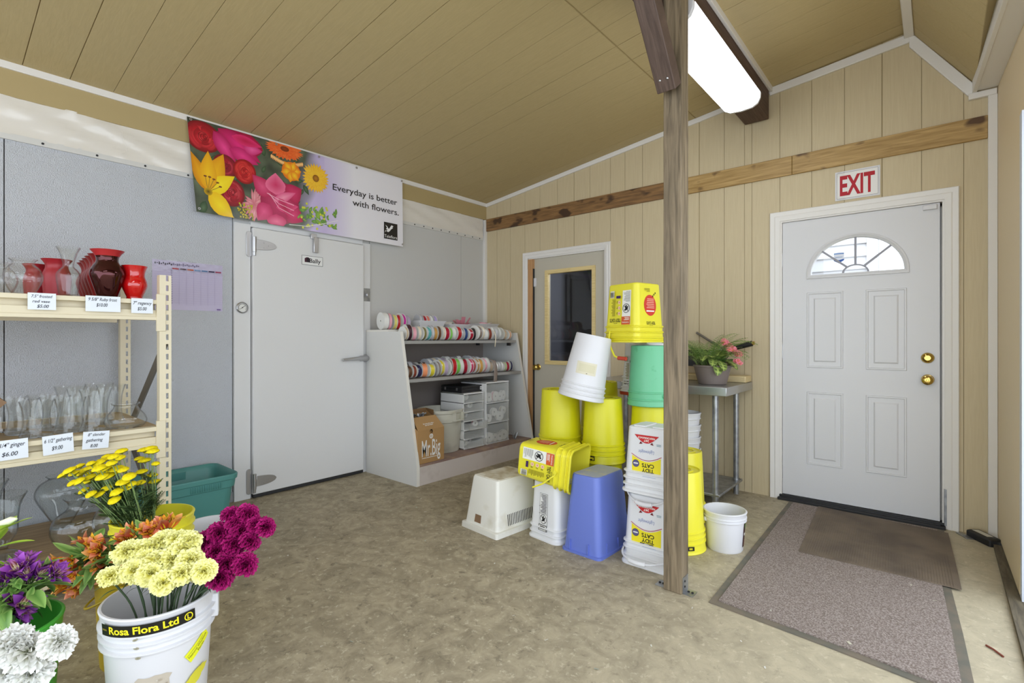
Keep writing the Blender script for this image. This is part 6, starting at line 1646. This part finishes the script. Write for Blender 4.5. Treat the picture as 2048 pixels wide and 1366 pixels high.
for k in range(30): scr.ell(.045 + qq.uniform(-.035, .035), .045 + qq.uniform(-.035, .035), qq.uniform(.002, .006), qq.uniform(.001, .003), qq.choice([(170, 158, 140), (210, 204, 192), (158, 146, 126)]), n=8, rot=qq.uniform(0, 3))
smr = Print()
for k in range(30):
    t = k / 29; x = .145 * t; y = .075 * t + qq.uniform(-.014, .014); smr.ell(x, y, qq.uniform(.016, .03), qq.uniform(.004, .012), (214, 206, 62), n=9, rot=.5)
dots = []
for k in range(3):
    dots.append(Print())
    for j in range(1): dots[k].ell(.003 * qq.uniform(-1, 1), 0, .008, .0045, (122, 118, 92), (168, 164, 146), n=9, rot=qq.uniform(-.4, .4))
rb_ = round_bucket('flower_bucket', 'white ribbed bucket with a black and yellow band, holding pale yellow carnations', M['white_pl'], (RBX, RBY, 0), (0, 0, 0), h=RBH, rt=.148, rb=.126, ribs=(.052, .079, .106), flange=.011,
   sticker=[(band, -1.34, RBH - .049, .0085), (st2, .34, .198, .002), (scr, -.72, .11), (smr, -.42, .085, .0, 'stain'), (dots[0], -.62, .272, .0098, 'glue_mark'), (dots[1], -.62, .302, .0098, 'glue_mark'), (dots[2], -.62, .328, .0098, 'glue_mark')])
mb = MB(); mb.box(.140, .163, -.02, .02, .285, .36, T=Matrix.Rotation(1.15, 4, 'Z')); mb.build('ear', M['white_pl'], rb_, bevel=.004)
YB_ = [bloom_mesh(s, (212, 204, 84), (240, 235, 142), (243, 242, 180), R=.040) for s in (1, 2, 3)]
carnations(YC, YB_, RBX, RBY, .04, 'pale yellow carnation in the white bucket, %s bloom from the left', 'pale yellow carnations in the white bucket', 'carnation', 'stem_dark', .0028, leafm=blade_d, seed=3, dirbias=(.45, -.15, .75), nleaf=5)
MB_ = [bloom_mesh(s, (52, 0, 24), (104, 4, 54), (186, 26, 120), R=.037, ruf=.45) for s in (5, 6, 7)]
carnations(MC, MB_, RBX, RBY, .04, 'magenta carnation leaning over the white bucket rim, %s bloom from the left', 'magenta carnations leaning from the white bucket', 'carnation', 'stem_dark', .0026, leafm=blade_d, seed=6, dirbias=(.5, -.05, .5), nleaf=3)
# --- foreground white carnations in a low pail
round_bucket('flower_pail', 'low white pail at the very front, holding the white carnations', M['white_pl'], (2.27, -4.17, 0), h=.27, rt=.12, rb=.10, ribs=(.03, .05))
WB_ = [bloom_mesh(s, (212, 214, 184), (224, 224, 216), (230, 230, 228), R=.043, ruf=.26) for s in (11, 12)]
carnations(WC, WB_, 2.27, -4.17, .03, 'white carnation in the foreground, %s bloom from the left', 'white carnations in the foreground', 'carnation', 'stem', .003, seed=9, rim=(.10, .27), dirbias=(.6, -.1, .5), nleaf=2, sizes=[1.05, 1.1, 1.1, .95, .86])
# --- yellow bucket of button flowers
MBX, MBY, MBH = 1.318, -3.512, .425
round_bucket('flower_bucket', 'yellow ribbed bucket holding the yellow button flowers before the rack', M['yellow_pail'], (MBX, MBY, 0), h=MBH, rt=.150, rb=.124, ribs=(.045, .085, .125), flange=.009)
def button_mesh(seed, R, H):
    q = random.Random(seed); mb = MB(); V = []; C = []; n, m = 22, 6
    for i in range(m + 1):
        t = i / m
        for k in range(n):
            a = 2 * PI * k / n; r_ = R * math.sin(t * PI * .5) * (1 + .04 * q.uniform(-1, 1)); z = H * math.cos(t * PI * .5) + q.uniform(-.0012, .0012)
            V.append((r_ * math.cos(a), r_ * math.sin(a), z)); C.append(lin(mixc3((244, 226, 22), (206, 180, 14), q.random() * .7)))
    F = [(i * n + k, i * n + (k + 1) % n, (i + 1) * n + (k + 1) % n, (i + 1) * n + k) for i in range(m) for k in range(n)]
    mb.add(V, F, 0, C)
    mb.lathe([(R * .99, .0), (R * .8, -.004), (R * .25, -.008), (.0015, -.013)], 16, c=lin((150, 150, 50)))
    o = mb.build('flower_head', M['petal'], sharp=180); me = o.data; D.objects.remove(o); return me
BH = [button_mesh(s, r_, h_) for s, r_, h_ in ((1, .025, .012), (2, .021, .011), (3, .017, .010), (4, .027, .011))]
def feather():
    mb = MB(); c0, c1 = lin((62, 88, 50)), lin((96, 122, 74))
    mb.tube([(0, 0, 0), (.03, 0, .006), (.06, 0, .002)], .001, 4, c=c0)
    for k in range(7):
        x = .012 + k * .008; l = .016 * math.sin(PI * (k + 1.2) / 9)
        for s in (-1, 1): mb.add([(x, 0, .004), (x + l * .5, s * l * .75, .007), (x + l, s * l, .003), (x + l * .7, s * l * .35, .004)], [(0, 1, 2, 3)], 0, [c0, c1, c1, c0])
    o = mb.build('leaf', M['leafv'], sharp=80); me = o.data; D.objects.remove(o); return me
FE = feather()
def buttons(pts, lab, group, seed, lean):
    q = random.Random(seed)
    for i, p in enumerate(pts):
        P = Vector(p); base = Vector((MBX + q.uniform(-.05, .05) - lean[0] * .02, MBY + q.uniform(-.06, .05), .08))
        mid = Vector((MBX + (p[0] - MBX) * .42, MBY + (p[1] - MBY) * .42, .40)); ax = (P - mid).normalized() + Vector((.15, -.1, .55)); ax.normalize()
        t = thing('button_flower', lab, 'flower', tuple(base), 0, group)
        stem_obj(t, [Vector((0, 0, 0)), mid - base, P - ax * .012 - base], .0019, 'stem_pale')
        o = D.objects.new('flower_head', BH[q.choice([0, 0, 1, 1, 2, 3])]); COL.objects.link(o); o.parent = t; o.location = P - base; o.rotation_euler = aim(ax)
        for k in range(4): place(FE, 'leaf', t, tuple(mid.lerp(P, q.uniform(-.05, .6)) - base), q.uniform(-PI, PI), q.uniform(.2, 1.1), 0, q.uniform(.7, 1.3))
buttons(YA, 'flat yellow button flower in the dense bunch leaning left from the yellow bucket', 'button flowers of the left-leaning bunch', 2, (-1, 0))
buttons(YB, 'flat yellow button flower in the sparse upright bunch near the rack upright', 'button flowers of the upright bunch', 5, (1, 0))
round_bucket('pail', 'empty white pail between the yellow flower bucket and the teal tote', M['white_pl'], (1.165, -3.235, 0), h=.275, rt=.118, rb=.10, ribs=(.03, .055))
# --- alstroemeria
def alstro_mesh(seed, c_out, c_tip, c_in, c_yel):
    q = random.Random(seed); mb = MB()
    for ring_ in range(2):
        for j in range(3):
            az = 2 * PI * j / 3 + ring_ * PI / 3 + q.uniform(-.1, .1); L = .050 * q.uniform(.92, 1.08); W = .030 if ring_ == 0 else .017; op = q.uniform(.28, .52) + (.1 if ring_ == 0 else 0)
            V = []; C = []
            for i in range(7):
                s = i / 6; w = W * .5 * (math.sin(PI * min(.97, .12 + .85 * s)) ** .8)
                rad = .003 + L * (op * s * s * .95 + .10 * s); z = L * s * (1 - .32 * op * s)
                for u in (-1, -.5, 0, .5, 1):
                    cup = .003 * u * u; x = rad - cup
                    V.append((x * math.cos(az) - w * u * math.sin(az), x * math.sin(az) + w * u * math.cos(az), z))
                    if ring_ == 0: c = mixc3(c_out, c_tip, s * s)
                    else: c = mixc3(c_yel, c_in, max(0, s - .35) * 1.5) if not (i in (3, 4) and u in (-.5, .5)) else (110, 30, 24)
                    C.append(lin(c))
            F = [(i * 5 + u, i * 5 + u + 1, (i + 1) * 5 + u + 1, (i + 1) * 5 + u) for i in range(6) for u in range(4)]
            mb.add(V, F, 0, C)
    for j in range(4):
        a = j * 1.6; mb.tube([(0, 0, .004), (.006 * math.cos(a), .006 * math.sin(a), .034)], .0007, 4, c=lin(c_yel))
    mb.lathe([(.0012, -.01), (.0035, -.005), (.004, .002)], 8, c=lin((110, 140, 70)))
    o = mb.build('bloom', M['petal'], sharp=180); me = o.data; D.objects.remove(o); return me
def alstro(pts, meshes, bx_, by_, z0, lab, group, seed, dirb, rim, nb=3, leaf_n=7, leaf_z=0.0):
    q = random.Random(seed); R_k = rank(pts)
    for i, p in enumerate(pts):
        P = Vector(p); a = math.atan2(p[1] - by_, p[0] - bx_); rr_ = min(.5 * math.hypot(p[0] - bx_, p[1] - by_), rim[0] - .02)
        thru = Vector((bx_ + rr_ * math.cos(a), by_ + rr_ * math.sin(a), rim[1] + .02)); base = Vector((bx_ + q.uniform(-.04, .04), by_ + q.uniform(-.04, .04), z0))
        t = thing('alstroemeria', lab % ORD[R_k[i]], 'flower', tuple(base), 0, group)
        top = P - (P - thru).normalized() * .03
        arch_ = thru.lerp(top, .55) + Vector((0, 0, .03 + max(0, rim[1] - p[2]) * .6))
        stem_obj(t, [Vector((0, 0, 0)), thru - base, arch_ - base, top - base], .0026, 'stem')
        ax0 = (P - arch_).normalized()
        for k in range(nb):
            ax = (ax0 * .55 + Vector(dirb) * .4 + Vector((q.uniform(-.7, .7), q.uniform(-.7, .7), q.uniform(-.1, .7)))).normalized(); bp = top + ax * .026
            stem_obj(t, [top - base, top.lerp(bp, .5) - base, bp - base], .0012, 'stem', 'pedicel')
            o = D.objects.new('bloom', meshes[(i + k) % len(meshes)]); COL.objects.link(o); o.parent = t; o.location = bp - base; o.rotation_euler = (aim(ax).to_matrix() @ Matrix.Rotation(q.uniform(0, 6), 3, 'Z')).to_euler(); s = q.uniform(.85, 1.1); o.scale = (s, s, s)
        for k in range(leaf_n):
            f = q.uniform(.15, 1.0); L0 = (thru.lerp(arch_, f * 2) if f < .5 else arch_.lerp(top, f * 2 - 1)) - base
            place(q.choice([lance, lance2]), 'leaf', t, tuple(L0), q.uniform(-PI, PI), q.uniform(-.5, .8), q.uniform(-.5, .5), q.uniform(.55, 1.0))
OAX, OAY = 1.63, -3.645
round_bucket('flower_bucket', 'dull yellow bucket behind the white one, holding orange alstroemeria', M['yellow_dull'], (OAX, OAY, 0), h=.36, rt=.126, rb=.108, ribs=(.03,), bail=dict(ang=-.55 + PI, z=.31, sag=-.09, out=.09, m=M['yellow_dull'], r=.004))
OM = [alstro_mesh(s, (196, 74, 44), (240, 178, 142), (236, 150, 50), (246, 204, 50)) for s in (1, 2)] + [alstro_mesh(3, (224, 128, 46), (244, 188, 120), (240, 180, 50), (248, 214, 60))]
alstro(OA, OM, OAX, OAY, .04, 'orange alstroemeria stem, %s from the left of the orange bunch', 'orange alstroemeria in the dull yellow bucket', 4, (.6, -.25, .4), (.12, .36), nb=3, leaf_n=13)
GBX, GBY = 1.868, -4.034
round_bucket('flower_bucket', 'grass-green bucket at the left edge, holding purple alstroemeria', M['green_bucket'], (GBX, GBY, 0), h=.372, rt=.146, rb=.122, ribs=(.06, .085), flange=.005)
PM = [alstro_mesh(s, (104, 30, 128), (164, 92, 186), (140, 54, 160), (210, 196, 150)) for s in (5, 6)]
alstro(PU, PM, GBX, GBY, .04, 'purple alstroemeria stem, %s from the left in the green bucket', 'purple alstroemeria in the green bucket', 7, (.6, -.2, .5), (.13, .372), nb=4, leaf_n=10)
# lily stalk rising from the green bucket
ly_ = thing('lily', 'lily stalk with bright green leaves and a white bud at the left edge', 'flower', (GBX, GBY, .05))
B_ = Vector((GBX, GBY, .05)); top = Vector((1.672, -4.02, .60)); stem_obj(ly_, [Vector((0, 0, 0)), Vector((1.80, -4.05, .40)) - B_, top - B_], .004, 'stem')
lil = leaf_mesh('leaf', .13, .032, (120, 170, 40), (190, 214, 80), .25, .3)
for (dx, dz, az, el, s) in ((0, -.02, .70, .55, 1.0), (.01, -.06, .95, .25, .8), (.0, -.05, .2, .75, .9), (0, -.03, 2.6, .4, .9), (.0, -.08, -.6, .1, .8), (.02, -.10, .75, -.25, .8)): place(lil, 'leaf', ly_, tuple(top - B_ + Vector((dx, 0, dz))), az, el, 0, s)
for (az, el) in ((.72, .28),):
    mb = MB(); mb.lathe([(0, 0), (.007, .01), (.012, .05), (.009, .055), (.004, .068), (0, .07)], 12, c=lin((230, 234, 200))); o = mb.build('bud', M['petal'], ly_); o.location = top - B_ + Vector((0, 0, .01)); o.rotation_euler = aim((math.cos(az) * math.cos(el), math.sin(az) * math.cos(el), math.sin(el)))
# ================================================================== CAMERA, LIGHT
cam = D.cameras.new('camera'); co = D.objects.new('camera', cam); COL.objects.link(co)
co.location = (3.9426, -4.1770, 1.20); co.rotation_euler = (PI / 2, 0, math.radians(40.273))
cam.sensor_width = 36; cam.lens = 1005.6 / 2048 * 36; cam.shift_y = -7 / 2048; cam.clip_start = .05
SC.camera = co
w = D.worlds.new('overcast_sky'); SC.world = w; w.use_nodes = True
bgn = w.node_tree.nodes['Background']; bgn.inputs[0].default_value = (.90, .98, 1.08, 1); bgn.inputs[1].default_value = SKY
SC.view_settings.view_transform = 'Standard'; SC.view_settings.look = 'None'; SC.view_settings.gamma = 1; SC.view_settings.use_curve_mapping = False
SC.view_settings.exposure = EXPO
SC.cycles.max_bounces = 10; SC.cycles.transparent_max_bounces = 24; SC.cycles.diffuse_bounces = 6
SC.cycles.caustics_reflective = False; SC.cycles.caustics_refractive = False
